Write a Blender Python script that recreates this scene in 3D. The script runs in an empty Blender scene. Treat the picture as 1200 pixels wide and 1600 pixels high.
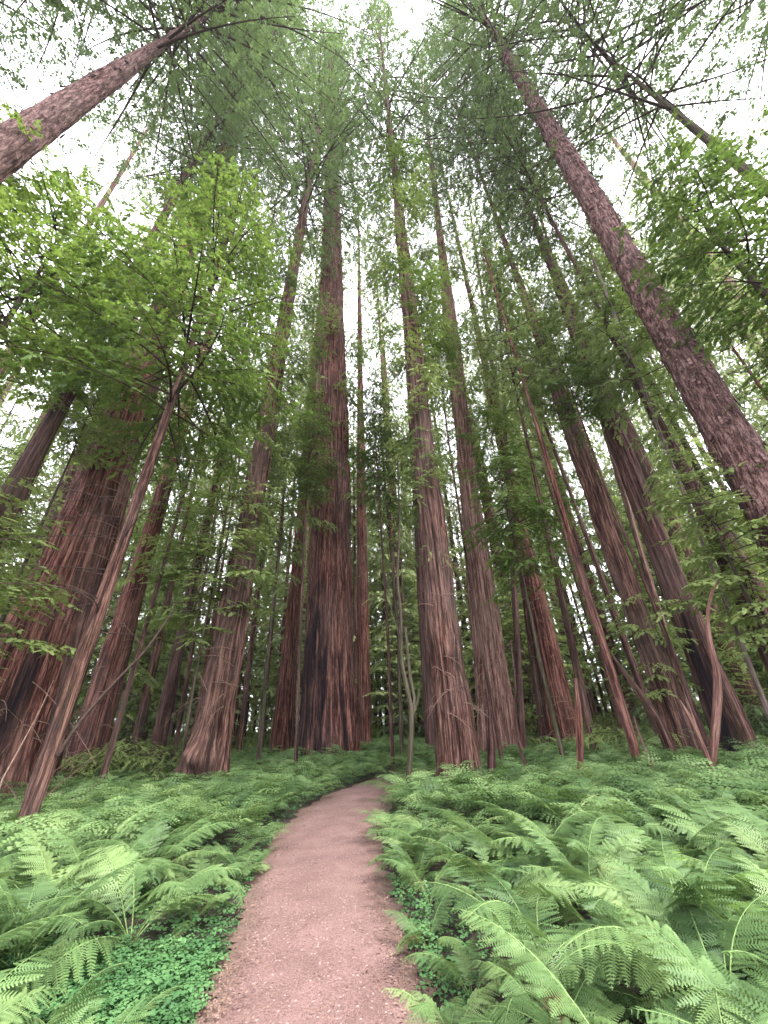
import bpy, math
import numpy as np
from mathutils import Matrix, Vector

# ------------------------------------------------------------------ camera, sky, sun, exposure
SC = bpy.context.scene
COL = SC.collection
PITCH, ROLL, FPX, EYE = math.radians(28.5), math.radians(-3.0), 600.0, 1.6
cam_data = bpy.data.cameras.new('camera')
cam_data.sensor_fit = 'VERTICAL'
cam_data.sensor_height = 36.0
cam_data.lens = 36.0 * FPX / 1600.0
cam_data.clip_start, cam_data.clip_end = 0.05, 600.0
cam = bpy.data.objects.new('camera', cam_data)
COL.objects.link(cam)
CM = Matrix.Rotation(math.pi / 2 + PITCH, 4, 'X') @ Matrix.Rotation(ROLL, 4, 'Z')
cam.matrix_world = Matrix.Translation((0, 0, EYE)) @ CM
SC.camera = cam

SUN_EL, SUN_AZ = math.radians(58), math.radians(125)      # azimuth clockwise from +Y
world = bpy.data.worlds.new('World')
SC.world = world
world.use_nodes = True
wn, wl = world.node_tree.nodes, world.node_tree.links
wn.clear()
sky = wn.new('ShaderNodeTexSky')
sky.sky_type = 'NISHITA'
sky.sun_disc = False
sky.sun_elevation, sky.sun_rotation = SUN_EL, SUN_AZ
sky.air_density, sky.dust_density = 1.0, 4.0
hs = wn.new('ShaderNodeHueSaturation')
hs.inputs['Saturation'].default_value = 0.12
mx = wn.new('ShaderNodeMix')
mx.data_type = 'RGBA'
mx.inputs['Factor'].default_value = 0.8                    # overcast: an even white cloud layer over most of the sky
mx.inputs['B'].default_value = (8.6, 8.5, 9.6, 1)
bg = wn.new('ShaderNodeBackground')
bg.inputs['Strength'].default_value = 0.10
wo = wn.new('ShaderNodeOutputWorld')
wl.new(sky.outputs[0], hs.inputs['Color'])
wl.new(hs.outputs[0], mx.inputs['A'])
wl.new(mx.outputs['Result'], bg.inputs['Color'])
wl.new(bg.outputs[0], wo.inputs['Surface'])

sun_data = bpy.data.lights.new('sun', 'SUN')
sun_data.energy = 1.5
sun_data.angle = math.radians(14)
sun_data.color = (1.0, 0.97, 0.92)
sun = bpy.data.objects.new('sun', sun_data)
COL.objects.link(sun)
sdir = Vector((math.sin(SUN_AZ) * math.cos(SUN_EL), math.cos(SUN_AZ) * math.cos(SUN_EL), math.sin(SUN_EL)))
sun.rotation_euler = sdir.to_track_quat('Z', 'Y').to_euler()
sun.location = (20, -10, 60)

SC.view_settings.view_transform = 'Standard'
SC.view_settings.look = 'None'
SC.view_settings.gamma = 1
SC.view_settings.exposure = 2.75
SC.cycles.max_bounces = 6
SC.cycles.diffuse_bounces = 4
SC.cycles.transmission_bounces = 4
SC.cycles.caustics_reflective = False
SC.cycles.caustics_refractive = False

# ------------------------------------------------------------------ geometry of the view (used to measure the place)
RM = np.array(CM.to_3x3())
EYEP = np.array([0, 0, EYE])


def ray(px, py):
    d = RM @ np.array([(px - 600) / FPX, -(py - 800) / FPX, -1.0])
    return d


def ground(px, py, z=0.0):
    d = ray(px, py)
    return EYEP + d * ((z - EYE) / d[2])


def atdist(px, py, D):
    d = ray(px, py)
    return EYEP + d * (D / math.hypot(d[0], d[1]))


def above(px, py, P):
    """the point seen at px,py that stands nearest to the plumb line through P"""
    d = ray(px, py)
    t = (d[0] * P[0] + d[1] * P[1]) / (d[0] ** 2 + d[1] ** 2)
    return EYEP + d * t


def proj(P):
    c = RM.T @ (np.asarray(P, float) - EYEP)
    return np.array([600 + FPX * c[0] / -c[2], 800 - FPX * c[1] / -c[2]])


# ------------------------------------------------------------------ materials
def new_mat(name):
    m = bpy.data.materials.new(name)
    m.use_nodes = True
    n = m.node_tree.nodes
    n.clear()
    return m, n, m.node_tree.links


def ramp(n, stops):
    r = n.new('ShaderNodeValToRGB')
    e = r.color_ramp.elements
    e[0].position, e[0].color = stops[0][0], (*stops[0][1], 1)
    e[1].position, e[1].color = stops[-1][0], (*stops[-1][1], 1)
    for p, c in stops[1:-1]:
        x = e.new(p)
        x.color = (*c, 1)
    return r


def mixc(n, l, a, b, f, blend='MIX'):
    m = n.new('ShaderNodeMix')
    m.data_type = 'RGBA'
    m.blend_type = blend
    for key, v in (('A', a), ('B', b)):
        if hasattr(v, 'is_output'):
            l.new(v, m.inputs[key])
        else:
            m.inputs[key].default_value = (*v, 1)
    if hasattr(f, 'is_output'):
        l.new(f, m.inputs['Factor'])
    else:
        m.inputs['Factor'].default_value = f
    return m.outputs['Result']


def noise(n, l, vec, scale, detail=3, rough=0.6, stretch=None):
    t = n.new('ShaderNodeTexNoise')
    t.inputs['Scale'].default_value = scale
    t.inputs['Detail'].default_value = detail
    t.inputs['Roughness'].default_value = rough
    if stretch:
        mp = n.new('ShaderNodeMapping')
        mp.inputs['Scale'].default_value = stretch
        l.new(vec, mp.inputs['Vector'])
        vec = mp.outputs[0]
    l.new(vec, t.inputs['Vector'])
    return t.outputs['Fac']


def rng_map(n, l, v, a, b, c=0.0, d=1.0):
    m = n.new('ShaderNodeMapRange')
    m.inputs[1].default_value, m.inputs[2].default_value = a, b
    m.inputs[3].default_value, m.inputs[4].default_value = c, d
    l.new(v, m.inputs[0])
    return m.outputs[0]


def bark_mat(name, dark, mid, light, grey=(0.20, 0.16, 0.14), greyf=0.5, moss=0.15, flaky=0.0, bump=0.9):
    m, n, l = new_mat(name)
    at = n.new('ShaderNodeAttribute')
    at.attribute_name = 'rest'
    v = at.outputs['Vector']
    oi = n.new('ShaderNodeObjectInfo')
    add = n.new('ShaderNodeVectorMath')
    add.operation = 'ADD'
    l.new(v, add.inputs[0])
    cx = n.new('ShaderNodeCombineXYZ')
    sc = rng_map(n, l, oi.outputs['Random'], 0, 1, 0, 60)
    l.new(sc, cx.inputs[2])
    l.new(sc, cx.inputs[0])
    l.new(cx.outputs[0], add.inputs[1])
    v = add.outputs[0]
    zs = 0.045 if flaky < 0.5 else 0.22
    a = noise(n, l, v, 13, 6, 0.66, (1, 1, zs))
    b = noise(n, l, v, 48, 4, 0.75, (1, 1, zs * 1.3))
    big = noise(n, l, v, 0.55, 3, 0.6, (1, 1, 0.35))
    r = ramp(n, [(0.385, dark), (0.50, mid), (0.65, light)])
    s = n.new('ShaderNodeMath')
    s.operation = 'MULTIPLY_ADD'
    l.new(b, s.inputs[0])
    s.inputs[1].default_value = 0.75
    l.new(rng_map(n, l, a, 0, 1, -0.375, 0.625), s.inputs[2])
    l.new(s.outputs[0], r.inputs['Fac'])
    c = r.outputs['Color']
    gf = rng_map(n, l, big, 0.45, 0.65, 0, greyf)
    c = mixc(n, l, c, mixc(n, l, c, grey, 0.75), gf)
    if moss:
        mf = rng_map(n, l, noise(n, l, v, 1.3, 5, 0.7, (1, 1, 0.5)), 0.52, 0.72, 0, moss)
        c = mixc(n, l, c, (0.06, 0.085, 0.025), mf)
    ch = n.new('ShaderNodeAttribute')
    ch.attribute_name = 'char'
    cm = n.new('ShaderNodeMath'); cm.operation = 'MULTIPLY'
    l.new(ch.outputs['Fac'], cm.inputs[0]); l.new(rng_map(n, l, a, 0.42, 0.60, 1.0, 0.72), cm.inputs[1])
    c = mixc(n, l, c, (0.012, 0.009, 0.012), cm.outputs[0])
    p = n.new('ShaderNodeBsdfPrincipled')
    p.inputs['Roughness'].default_value = 0.9
    p.inputs['Specular IOR Level'].default_value = 0.15
    l.new(c, p.inputs['Base Color'])
    bp = n.new('ShaderNodeBump')
    bp.inputs['Strength'].default_value = bump
    bp.inputs['Distance'].default_value = 0.05
    l.new(s.outputs[0], bp.inputs['Height'])
    l.new(bp.outputs[0], p.inputs['Normal'])
    o = n.new('ShaderNodeOutputMaterial')
    l.new(p.outputs[0], o.inputs['Surface'])
    return m


def leaf_mat(name, c0, c1, c2, trans=0.4, scale=1.2, gloss=0.03):
    m, n, l = new_mat(name)
    at = n.new('ShaderNodeAttribute')
    at.attribute_name = 'tint'
    g = n.new('ShaderNodeNewGeometry')
    oi = n.new('ShaderNodeObjectInfo')
    nz = noise(n, l, g.outputs['Position'], scale, 2, 0.5)
    s = n.new('ShaderNodeMath')
    s.operation = 'MULTIPLY_ADD'
    l.new(at.outputs['Fac'], s.inputs[0])
    s.inputs[1].default_value = 0.42
    l.new(rng_map(n, l, nz, 0.3, 0.7, -0.02, 0.40), s.inputs[2])
    s2 = n.new('ShaderNodeMath')
    s2.operation = 'MULTIPLY_ADD'
    l.new(oi.outputs['Random'], s2.inputs[0])
    s2.inputs[1].default_value = 0.34
    l.new(s.outputs[0], s2.inputs[2])
    r = ramp(n, [(0.12, c0), (0.5, c1), (0.95, c2)])
    l.new(s2.outputs[0], r.inputs['Fac'])
    d = n.new('ShaderNodeBsdfDiffuse')
    t = n.new('ShaderNodeBsdfTranslucent')
    gl = n.new('ShaderNodeBsdfGlossy')
    gl.inputs['Roughness'].default_value = 0.6
    gl.inputs['Color'].default_value = (0.8, 0.85, 0.8, 1)
    l.new(r.outputs[0], d.inputs['Color'])
    l.new(mixc(n, l, r.outputs[0], (0.5, 0.7, 0.1), 0.12), t.inputs['Color'])
    ms = n.new('ShaderNodeMixShader')
    ms.inputs[0].default_value = trans
    l.new(d.outputs[0], ms.inputs[1])
    l.new(t.outputs[0], ms.inputs[2])
    ms2 = n.new('ShaderNodeMixShader')
    ms2.inputs[0].default_value = gloss
    l.new(ms.outputs[0], ms2.inputs[1])
    l.new(gl.outputs[0], ms2.inputs[2])
    o = n.new('ShaderNodeOutputMaterial')
    l.new(ms2.outputs[0], o.inputs['Surface'])
    return m


def plain_mat(name, c0, c1, scale=8, rough=0.85):
    m, n, l = new_mat(name)
    tc = n.new('ShaderNodeTexCoord')
    f = noise(n, l, tc.outputs['Object'], scale, 4, 0.65)
    p = n.new('ShaderNodeBsdfPrincipled')
    p.inputs['Roughness'].default_value = rough
    p.inputs['Specular IOR Level'].default_value = 0.2
    r = ramp(n, [(0.35, c0), (0.65, c1)])
    l.new(f, r.inputs['Fac'])
    l.new(r.outputs[0], p.inputs['Base Color'])
    bp = n.new('ShaderNodeBump')
    bp.inputs['Strength'].default_value = 0.4
    bp.inputs['Distance'].default_value = 0.02
    l.new(f, bp.inputs['Height'])
    l.new(bp.outputs[0], p.inputs['Normal'])
    o = n.new('ShaderNodeOutputMaterial')
    l.new(p.outputs[0], o.inputs['Surface'])
    return m


BARK = {
    'red': bark_mat('bark_red', (0.018, 0.006, 0.005), (0.092, 0.032, 0.024), (0.30, 0.145, 0.110), greyf=0.25, moss=0.06),
    'giant': bark_mat('bark_giant', (0.018, 0.006, 0.006), (0.092, 0.034, 0.027), (0.33, 0.170, 0.130), greyf=0.3, moss=0.03),
    'brown': bark_mat('bark_brown', (0.016, 0.007, 0.006), (0.074, 0.034, 0.026), (0.25, 0.140, 0.108), greyf=0.35, moss=0.15),
    'dark': bark_mat('bark_dark', (0.018, 0.008, 0.008), (0.075, 0.035, 0.030), (0.20, 0.110, 0.095), greyf=0.35, moss=0.25),
    'pale': bark_mat('bark_pale', (0.040, 0.019, 0.015), (0.155, 0.080, 0.062), (0.38, 0.245, 0.200), grey=(0.28, 0.20, 0.16), greyf=0.3, moss=0.12),
    'flaky': bark_mat('bark_flaky', (0.026, 0.011, 0.011), (0.115, 0.058, 0.052), (0.31, 0.195, 0.175), greyf=0.3, moss=0.05, flaky=1, bump=0.9),
    'grey': bark_mat('bark_grey', (0.050, 0.035, 0.032), (0.170, 0.120, 0.105), (0.33, 0.26, 0.23), greyf=0.7, moss=0.35),
    'mossy': bark_mat('bark_mossy', (0.020, 0.016, 0.010), (0.060, 0.048, 0.030), (0.14, 0.12, 0.08), greyf=0.3, moss=0.7),
    'bare': bark_mat('bark_bare', (0.07, 0.028, 0.022), (0.20, 0.095, 0.075), (0.36, 0.21, 0.17), greyf=0.2, moss=0.0),
}
LEAF = {
    'bright': leaf_mat('leaves_bright', (0.030, 0.060, 0.012), (0.092, 0.160, 0.030), (0.25, 0.35, 0.070), 0.50, 0.9),
    'mid': leaf_mat('leaves_mid', (0.062, 0.098, 0.028), (0.170, 0.235, 0.066), (0.36, 0.44, 0.14), 0.45, 0.7),
    'dark': leaf_mat('needles_dark', (0.028, 0.050, 0.021), (0.066, 0.108, 0.044), (0.13, 0.20, 0.080), 0.45, 0.35),
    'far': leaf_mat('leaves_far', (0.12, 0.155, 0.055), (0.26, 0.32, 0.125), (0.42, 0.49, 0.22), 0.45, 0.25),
    'fern': leaf_mat('fern_green', (0.028, 0.068, 0.022), (0.130, 0.222, 0.076), (0.33, 0.44, 0.17), 0.35, 1.6),
    'fern2': leaf_mat('fern_yellowgreen', (0.06, 0.12, 0.02), (0.12, 0.22, 0.045), (0.23, 0.36, 0.09), 0.35, 1.6),
    'dead': leaf_mat('fern_withered', (0.08, 0.045, 0.020), (0.16, 0.095, 0.040), (0.26, 0.18, 0.08), 0.25, 1.6),
    'clover': leaf_mat('clover_green', (0.018, 0.052, 0.016), (0.060, 0.150, 0.050), (0.15, 0.29, 0.105), 0.25, 3.0),
}
TWIG = plain_mat('twig_bark', (0.030, 0.018, 0.015), (0.075, 0.048, 0.038), 20)
DRY = plain_mat('dry_twig', (0.13, 0.08, 0.06), (0.27, 0.18, 0.14), 20)
STEM = plain_mat('fern_stem', (0.09, 0.16, 0.05), (0.20, 0.28, 0.10), 30)

# ------------------------------------------------------------------ mesh helpers


class MB:
    """collects quads (numpy) with a material slot, the 'tint', 'char' and 'rest' attributes; builds ONE mesh"""

    def __init__(s):
        s.v, s.f, s.m, s.t, s.c, s.r, s.n = [], [], [], [], [], [], 0

    def add(s, v, f, mat=0, tint=None, rest=None, char=None):
        v = np.asarray(v, np.float32).reshape(-1, 3)
        f = np.asarray(f, np.int32)
        s.v.append(v)
        s.f.append(f + s.n)
        s.m.append(np.full(len(f), mat, np.int32))
        s.t.append(np.zeros(len(v), np.float32) if tint is None else np.asarray(tint, np.float32))
        s.c.append(np.zeros(len(v), np.float32) if char is None else np.asarray(char, np.float32))
        s.r.append(v if rest is None else np.asarray(rest, np.float32))
        s.n += len(v)

    def mesh(s, name, mats, smooth=False):
        V = np.concatenate(s.v)
        F = np.concatenate(s.f)
        me = bpy.data.meshes.new(name)
        me.vertices.add(len(V))
        me.vertices.foreach_set('co', V.ravel())
        me.loops.add(F.size)
        me.loops.foreach_set('vertex_index', F.ravel())
        me.polygons.add(len(F))
        me.polygons.foreach_set('loop_start', np.arange(0, F.size, 4, dtype=np.int32))
        me.polygons.foreach_set('loop_total', np.full(len(F), 4, np.int32))
        me.polygons.foreach_set('material_index', np.concatenate(s.m))
        if smooth:
            me.polygons.foreach_set('use_smooth', np.ones(len(F), bool))
        for nm, arr in (('tint', s.t), ('char', s.c)):
            a = me.attributes.new(nm, 'FLOAT', 'POINT')
            a.data.foreach_set('value', np.concatenate(arr))
        a = me.attributes.new('rest', 'FLOAT_VECTOR', 'POINT')
        a.data.foreach_set('vector', np.concatenate(s.r).ravel())
        for m in mats:
            me.materials.append(m)
        me.update(calc_edges=True)
        me.validate(verbose=False)
        return me


def unit(v):
    v = np.asarray(v, float)
    return v / (np.linalg.norm(v, axis=-1, keepdims=True) + 1e-9)


def tube(mb, pts, rad, sides=5, mat=1, tint=0.3):
    pts = np.asarray(pts, float)
    k = len(pts)
    rad = np.broadcast_to(np.asarray(rad, float), (k,))
    tg = unit(np.gradient(pts, axis=0))
    ref = np.array([0.0, 0, 1]) if abs(tg[:, 2]).mean() < 0.8 else np.array([1.0, 0, 0])
    X = unit(np.cross(tg, ref))
    Y = np.cross(tg, X)
    th = np.arange(sides) * 2 * math.pi / sides
    V = pts[:, None] + rad[:, None, None] * (np.cos(th)[None, :, None] * X[:, None] + np.sin(th)[None, :, None] * Y[:, None])
    i = np.arange(k - 1)[:, None] * sides
    j = np.arange(sides)[None]
    j2 = (j + 1) % sides
    F = np.stack([i + j, i + j2, i + sides + j2, i + sides + j], -1).reshape(-1, 4)
    mb.add(V.reshape(-1, 3), F, mat, np.full(k * sides, tint))


def place(mb, TV, TF, O, X, Z, S, mat=0, tint=None, ttint=None):
    """copies of a template at origins O, x along X, z about Z, scale S"""
    X = unit(X)
    Y = unit(np.cross(Z, X))
    Z = np.cross(X, Y)
    S = np.asarray(S, float)
    if S.ndim == 1:
        S = S[:, None]
    V = (O[:, None] + S[:, None] * (TV[None, :, 0, None] * X[:, None] + TV[None, :, 1, None] * Y[:, None] + TV[None, :, 2, None] * Z[:, None]))
    N, M = len(O), len(TV)
    F = (TF[None] + (np.arange(N) * M)[:, None, None]).reshape(-1, 4)
    tt = np.zeros((N, M))
    if tint is not None:
        tt += tint[:, None]
    if ttint is not None:
        tt += ttint[None]
    mb.add(V.reshape(-1, 3), F, mat, tt.ravel())


def spray_template(rng, n, L, ll, lw, fold=0.25, jitter=0.2, angle=52):
    """flat twig of n leaflets, alternately left and right, each a pointed diamond"""
    V, F, T = [], [], []
    for i in range(n):
        s = (i + 0.5) / n
        sd = 1 if i % 2 else -1
        if i == n - 1:
            a = rng.normal(0, 0.1)
        else:
            a = sd * math.radians(angle * (1 - 0.35 * s) + rng.normal(0, 60 * jitter))
        p = np.array([s * L, 0, -0.10 * L * s * s])
        d = np.array([math.cos(a), math.sin(a), -fold * rng.uniform(0.3, 1.7)])
        d /= np.linalg.norm(d)
        q = np.array([-math.sin(a), math.cos(a), rng.normal(0, 0.35)])
        q /= np.linalg.norm(q)
        l_ = ll * rng.uniform(0.75, 1.15) * (1 - 0.45 * s * s)
        w = lw * rng.uniform(0.8, 1.2)
        b = len(V)
        V += [p, p + d * l_ * 0.45 + q * w, p + d * l_, p + d * l_ * 0.45 - q * w]
        F.append([b, b + 1, b + 2, b + 3])
        T += [rng.uniform(0, 0.35)] * 4
    return np.array(V), np.array(F), np.array(T)


def grow_branch(mb, rng, o, d, L, rise, droop, tm, twig_every, spray_every, spray_scale, r0, twig_frac=0.42, start=0.15,
                wood=True, side_drop=0.25, thin_wood=False, tint0=0.0):
    """a curved limb with side twigs carrying sprays of leaves"""
    up = np.array([0, 0, 1.0])
    d = unit(d)
    side = unit(np.cross(up, d))
    kink = side * rng.normal(0, 0.12)
    def cpos(s):
        s = np.asarray(s)[..., None]
        return o + L * (d * s + kink * s * s + up * (rise * s - droop * s * s))
    ss = np.linspace(0, 1, 8)
    tube(mb, cpos(ss), r0 * (1 - 0.85 * ss), 4, 1)
    n = max(3, int(L * (1 - start) / twig_every))
    s = start + (1 - start) * (np.arange(n) + rng.uniform(0, 1, n)) / n
    s = np.clip(s, 0, 1)
    P = cpos(s)
    tang = unit(cpos(s + 0.02) - P)
    sgn = np.where(np.arange(n) % 2 == 0, 1.0, -1.0)
    a = np.radians(rng.uniform(38, 72, n)) * sgn
    tl = L * twig_frac * (1.08 - s) * rng.uniform(0.6, 1.25, n) + 0.25 * spray_scale
    td = unit(tang * np.cos(a)[:, None] + side * np.sin(a)[:, None] + up * rng.normal(-side_drop * 0.4, 0.14, n)[:, None])
    O, X, Z, S, T = [], [], [], [], []
    for i in range(n):
        k = max(2, int(tl[i] / spray_every))
        u = (np.arange(k) + 0.4) / k
        q = P[i] + tl[i] * (td[i] * u[:, None] - up * side_drop * (u ** 2)[:, None])
        tdir = unit(td[i] - up * side_drop * 2 * u[:, None])
        s2 = unit(np.cross(up, td[i]))
        ang = np.radians(rng.uniform(25, 60, k)) * np.where(np.arange(k) % 2 == 0, 1, -1)
        ang[-1] *= 0.2
        x = tdir * np.cos(ang)[:, None] + s2 * np.sin(ang)[:, None] + up * rng.normal(-0.12, 0.16, k)[:, None]
        O.append(q); X.append(x)
        Z.append(up + rng.normal(0, 0.28, (k, 3)))
        S.append(spray_scale * rng.uniform(0.75, 1.3, k))
        T.append(np.full(k, tint0 + rng.uniform(0, 0.35)) + 0.25 * u + 0.15 * s[i])
        if wood and (thin_wood or tl[i] > 0.5):
            uu = np.linspace(0, 1, 4)
            tube(mb, P[i] + tl[i] * (td[i] * uu[:, None] - up * side_drop * (uu ** 2)[:, None]), max(0.004, r0 * 0.22) * (1 - 0.7 * uu), 3, 1)
    O = np.concatenate(O)
    vi = rng.integers(0, len(tm), len(O))
    X = np.concatenate(X); Z = np.concatenate(Z); S = np.concatenate(S); T = np.concatenate(T)
    for j, (tv, tf, tt) in enumerate(tm):
        w = vi == j
        if w.any():
            place(mb, tv, tf, O[w], X[w], Z[w], S[w], 0, T[w], tt)


# value noise, periodic in the first axis
def vnoise(u, v, nu, rng, nv=64):
    g = rng.uniform(0, 1, (nv, nu))
    u = np.mod(u, nu)
    v = np.mod(v, nv)
    i, j = np.floor(u).astype(int) % nu, np.floor(v).astype(int) % nv
    fu, fv = u - np.floor(u), v - np.floor(v)
    fu = fu * fu * (3 - 2 * fu)
    fv = fv * fv * (3 - 2 * fv)
    i2, j2 = (i + 1) % nu, (j + 1) % nv
    return (g[j, i] * (1 - fu) + g[j, i2] * fu) * (1 - fv) + (g[j2, i] * (1 - fu) + g[j2, i2] * fu) * fv


def trunk_mesh(name, pts, rad, mat, seed, N=96, rings=120, flare=0.35, lobes=0.12, depth=0.03, groove=0.16, vlen=1.6,
               char=None, flakes=0, power=1.5, burls=(), bumpy=0.05):
    """round trunk along pts (k,3) with radii rad; furrowed bark is modelled"""
    rng = np.random.default_rng(seed)
    pts = np.asarray(pts, float)
    seg = np.r_[0, np.cumsum(np.linalg.norm(np.diff(pts, axis=0), axis=1))]
    Lt = seg[-1]
    s = Lt * np.linspace(0, 1, rings) ** power
    C = np.stack([np.interp(s, seg, pts[:, i]) for i in range(3)], 1)
    if len(pts) > 3:
        for _ in range(6):
            C[1:-1] = 0.25 * C[:-2] + 0.5 * C[1:-1] + 0.25 * C[2:]
    R = np.interp(s, seg, rad)
    ax = unit(np.gradient(C, axis=0))
    X = unit(np.cross(ax, [0, -1, 0.001]))
    Y = np.cross(ax, X)
    th = np.arange(N) * 2 * math.pi / N
    S, TH = np.meshgrid(s, th, indexing='ij')
    R0 = float(np.interp(Lt * 0.06, seg, rad))
    fl = 1 + flare * np.exp(-S / (1.6 * R0 + 0.15)) 
    nl = 7
    lob = vnoise(TH / (2 * math.pi) * nl, S * 0.12, nl, rng) - 0.5
    fl = fl + lobes * lob * 2 * (0.35 + np.exp(-S / (4 * R0)))
    nl2 = 15
    fl = fl + bumpy * (vnoise(TH / (2 * math.pi) * nl2, S * 0.5, nl2, rng) - 0.5)
    K = max(8, int(2 * math.pi * R0 / groove))
    K2 = K * 2
    warp = (vnoise(TH / (2 * math.pi) * 9, S * 0.35, 9, rng) - 0.5) * 2.6
    n1 = vnoise(TH / (2 * math.pi) * K + warp, S / vlen, K, rng)
    n2 = vnoise(TH / (2 * math.pi) * K2 + warp * 2, S / (vlen * 0.6), K2, rng)
    n3 = vnoise(TH / (2 * math.pi) * K2 + warp, S / 0.22, K2, rng)
    rd = np.abs(2 * n1 - 1) ** 0.7 * 0.65 + np.abs(2 * n2 - 1) ** 0.8 * 0.35
    dep = depth * np.clip(R[:, None] / (R0 + 1e-6), 0.15, 1.0)
    RR = R[:, None] * fl + dep * (rd - 0.55) * 2 + dep * 0.35 * (n3 - 0.5)
    for (bs, bt, br, bh) in burls:
        dd = np.sqrt(((S - bs)) ** 2 + ((np.mod(TH - bt + math.pi, 2 * math.pi) - math.pi) * R[:, None]) ** 2)
        RR = RR + bh * np.exp(-(dd / br) ** 2) * (0.7 + 0.8 * n3)
    V = C[:, None] + RR[..., None] * (np.cos(TH)[..., None] * X[:, None] + np.sin(TH)[..., None] * Y[:, None])
    rest = np.stack([np.cos(TH + warp * 0.25 / max(9, K)) * R0, np.sin(TH) * R0, S], -1)
    ch = np.zeros_like(S)
    if char:
        # scorched patches and painted hollow shade: (angle, halfwidth, s0, s1)
        for (ct, cw, s0, s1) in char:
            dth = np.abs(np.mod(TH - ct + math.pi, 2 * math.pi) - math.pi)
            e = (vnoise(TH / (2 * math.pi) * K, S / 0.9, K, rng) - 0.5) * 0.9 + (vnoise(TH / (2 * math.pi) * 12, S / 2, 12, rng) - 0.5) * 0.7
            f1 = 1 - dth / cw + e
            f2 = np.minimum((S - s0) / 0.8 + 1, (s1 - S) / 1.6 + e * 2.0)
            ch = np.maximum(ch, np.clip(np.minimum(f1, f2) * 2.2 + 0.6, 0, 1) * 0.94)
    mb = MB()
    i = np.arange(rings - 1)[:, None] * N
    j = np.arange(N)[None]
    j2 = (j + 1) % N
    F = np.stack([i + j, i + j2, i + N + j2, i + N + j], -1).reshape(-1, 4)
    mb.add(V.reshape(-1, 3), F, 0, None, rest.reshape(-1, 3), ch.ravel())
    if flakes:
        # peeling bark plates: strips that lift at one end
        k = flakes
        fs = rng.uniform(0.02, 0.8, k) * Lt
        ft = rng.uniform(0, 2 * math.pi, k)
        fl_ = rng.uniform(0.12, 0.42, k)
        fw = rng.uniform(0.015, 0.06, k)
        lift = rng.uniform(0.02, 0.07, k)
        rr = np.interp(fs, seg, rad) * 1.01 + depth * 0.5
        CC = np.stack([np.interp(fs, seg, pts[:, i_]) for i_ in range(3)], 1)
        A = unit(pts[-1] - pts[0])
        x0 = unit(np.cross(A, [0, -1, 0.001]))
        y0 = np.cross(A, x0)
        out = np.cos(ft)[:, None] * x0 + np.sin(ft)[:, None] * y0
        tg = -np.sin(ft)[:, None] * x0 + np.cos(ft)[:, None] * y0
        base = CC + out * rr[:, None]
        rows = []
        for u, lf in ((0, 1.0), (0.25, 0.45), (0.6, 0.1), (1, -0.25)):
            c = base + A * (fl_ * u)[:, None] + out * (lift * lf)[:, None]
            w = (fw * (1 - 0.35 * abs(u - 0.4)))[:, None]
            rows += [c - tg * w, c + tg * w]
        FV = np.stack(rows, 1)
        q = np.array([[0, 1, 3, 2], [2, 3, 5, 4], [4, 5, 7, 6]])
        FF = (q[None] + (np.arange(k) * 8)[:, None, None]).reshape(-1, 4)
        rs = np.stack([np.cos(ft) * R0, np.sin(ft) * R0, fs * 1.7], 1)
        rs = rs[:, None] + np.stack([np.zeros((k, 8)), np.zeros((k, 8)), np.tile([0, 0, .1, .1, .2, .2, .3, .3], (k, 1))], -1)
        mb.add(FV.reshape(-1, 3), FF, 0, None, rs.reshape(-1, 3))
    return mb.mesh(name, [mat], smooth=True)


# ------------------------------------------------------------------ object helpers
def link(name, me, parent=None, loc=None):
    o = bpy.data.objects.new(name, me)
    COL.objects.link(o)
    if parent:
        o.parent = parent
    if loc is not None:
        o.location = loc
    return o


def tag(o, label=None, cat=None, group=None, kind=None):
    if label: o['label'] = label
    if cat: o['category'] = cat
    if group: o['group'] = group
    if kind: o['kind'] = kind
    return o


def root(name, loc, label, cat, group=None):
    return tag(link(name, None, None, loc), label, cat, group)


# ------------------------------------------------------------------ ground height, path
def gz(x, y):
    x = np.asarray(x, float); y = np.asarray(y, float)
    h = 0.06 * np.sin(x * 0.7 + 1.3) * np.cos(y * 0.55) + 0.03 * np.sin(x * 1.9 + y * 1.3)
    w = np.clip((path_dist(x, y) - 1.0) / 1.5, 0, 1)
    return h * w + 0.05 * w


EDGE = [(1600, 318, 668), (1550, 340, 652), (1500, 362, 640), (1450, 378, 620), (1400, 388, 610), (1350, 408, 600), (1300, 434, 600), (1265, 472, 610),
        (1240, 512, 620), (1222, 566, 636), (1210, 616, 664), (1203, 652, 694)]
Lp = np.array([ground(a, y)[:2] for y, a, b in EDGE])
Rp = np.array([ground(b, y)[:2] for y, a, b in EDGE])
c0, w0 = (Lp[0] + Rp[0]) / 2, (Rp[0] - Lp[0])
Lp = np.vstack([[Lp[0] + np.array([0.35, -6.5])], [Lp[0] + np.array([0.10, -2.2])], Lp, [Lp[-1] + np.array([3.5, 3.2])], [Lp[-1] + np.array([9, 5.0])]])
Rp = np.vstack([[Rp[0] + np.array([0.25, -6.5])], [Rp[0] + np.array([0.05, -2.2])], Rp, [Rp[-1] + np.array([3.3, 1.6])], [Rp[-1] + np.array([8.5, 3.0])]])
PC = (Lp + Rp) / 2
PW = np.linalg.norm(Rp - Lp, axis=1) / 2
kk = np.linspace(0, len(PC) - 1, 160)
PCd = np.stack([np.interp(kk, np.arange(len(PC)), PC[:, i]) for i in range(2)], 1)
PWd = np.interp(kk, np.arange(len(PC)), PW) * np.interp(kk, [0, 3, 6, 10, 13, 16], [0.97, 0.96, 0.91, 0.86, 0.85, 1.0])
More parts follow.
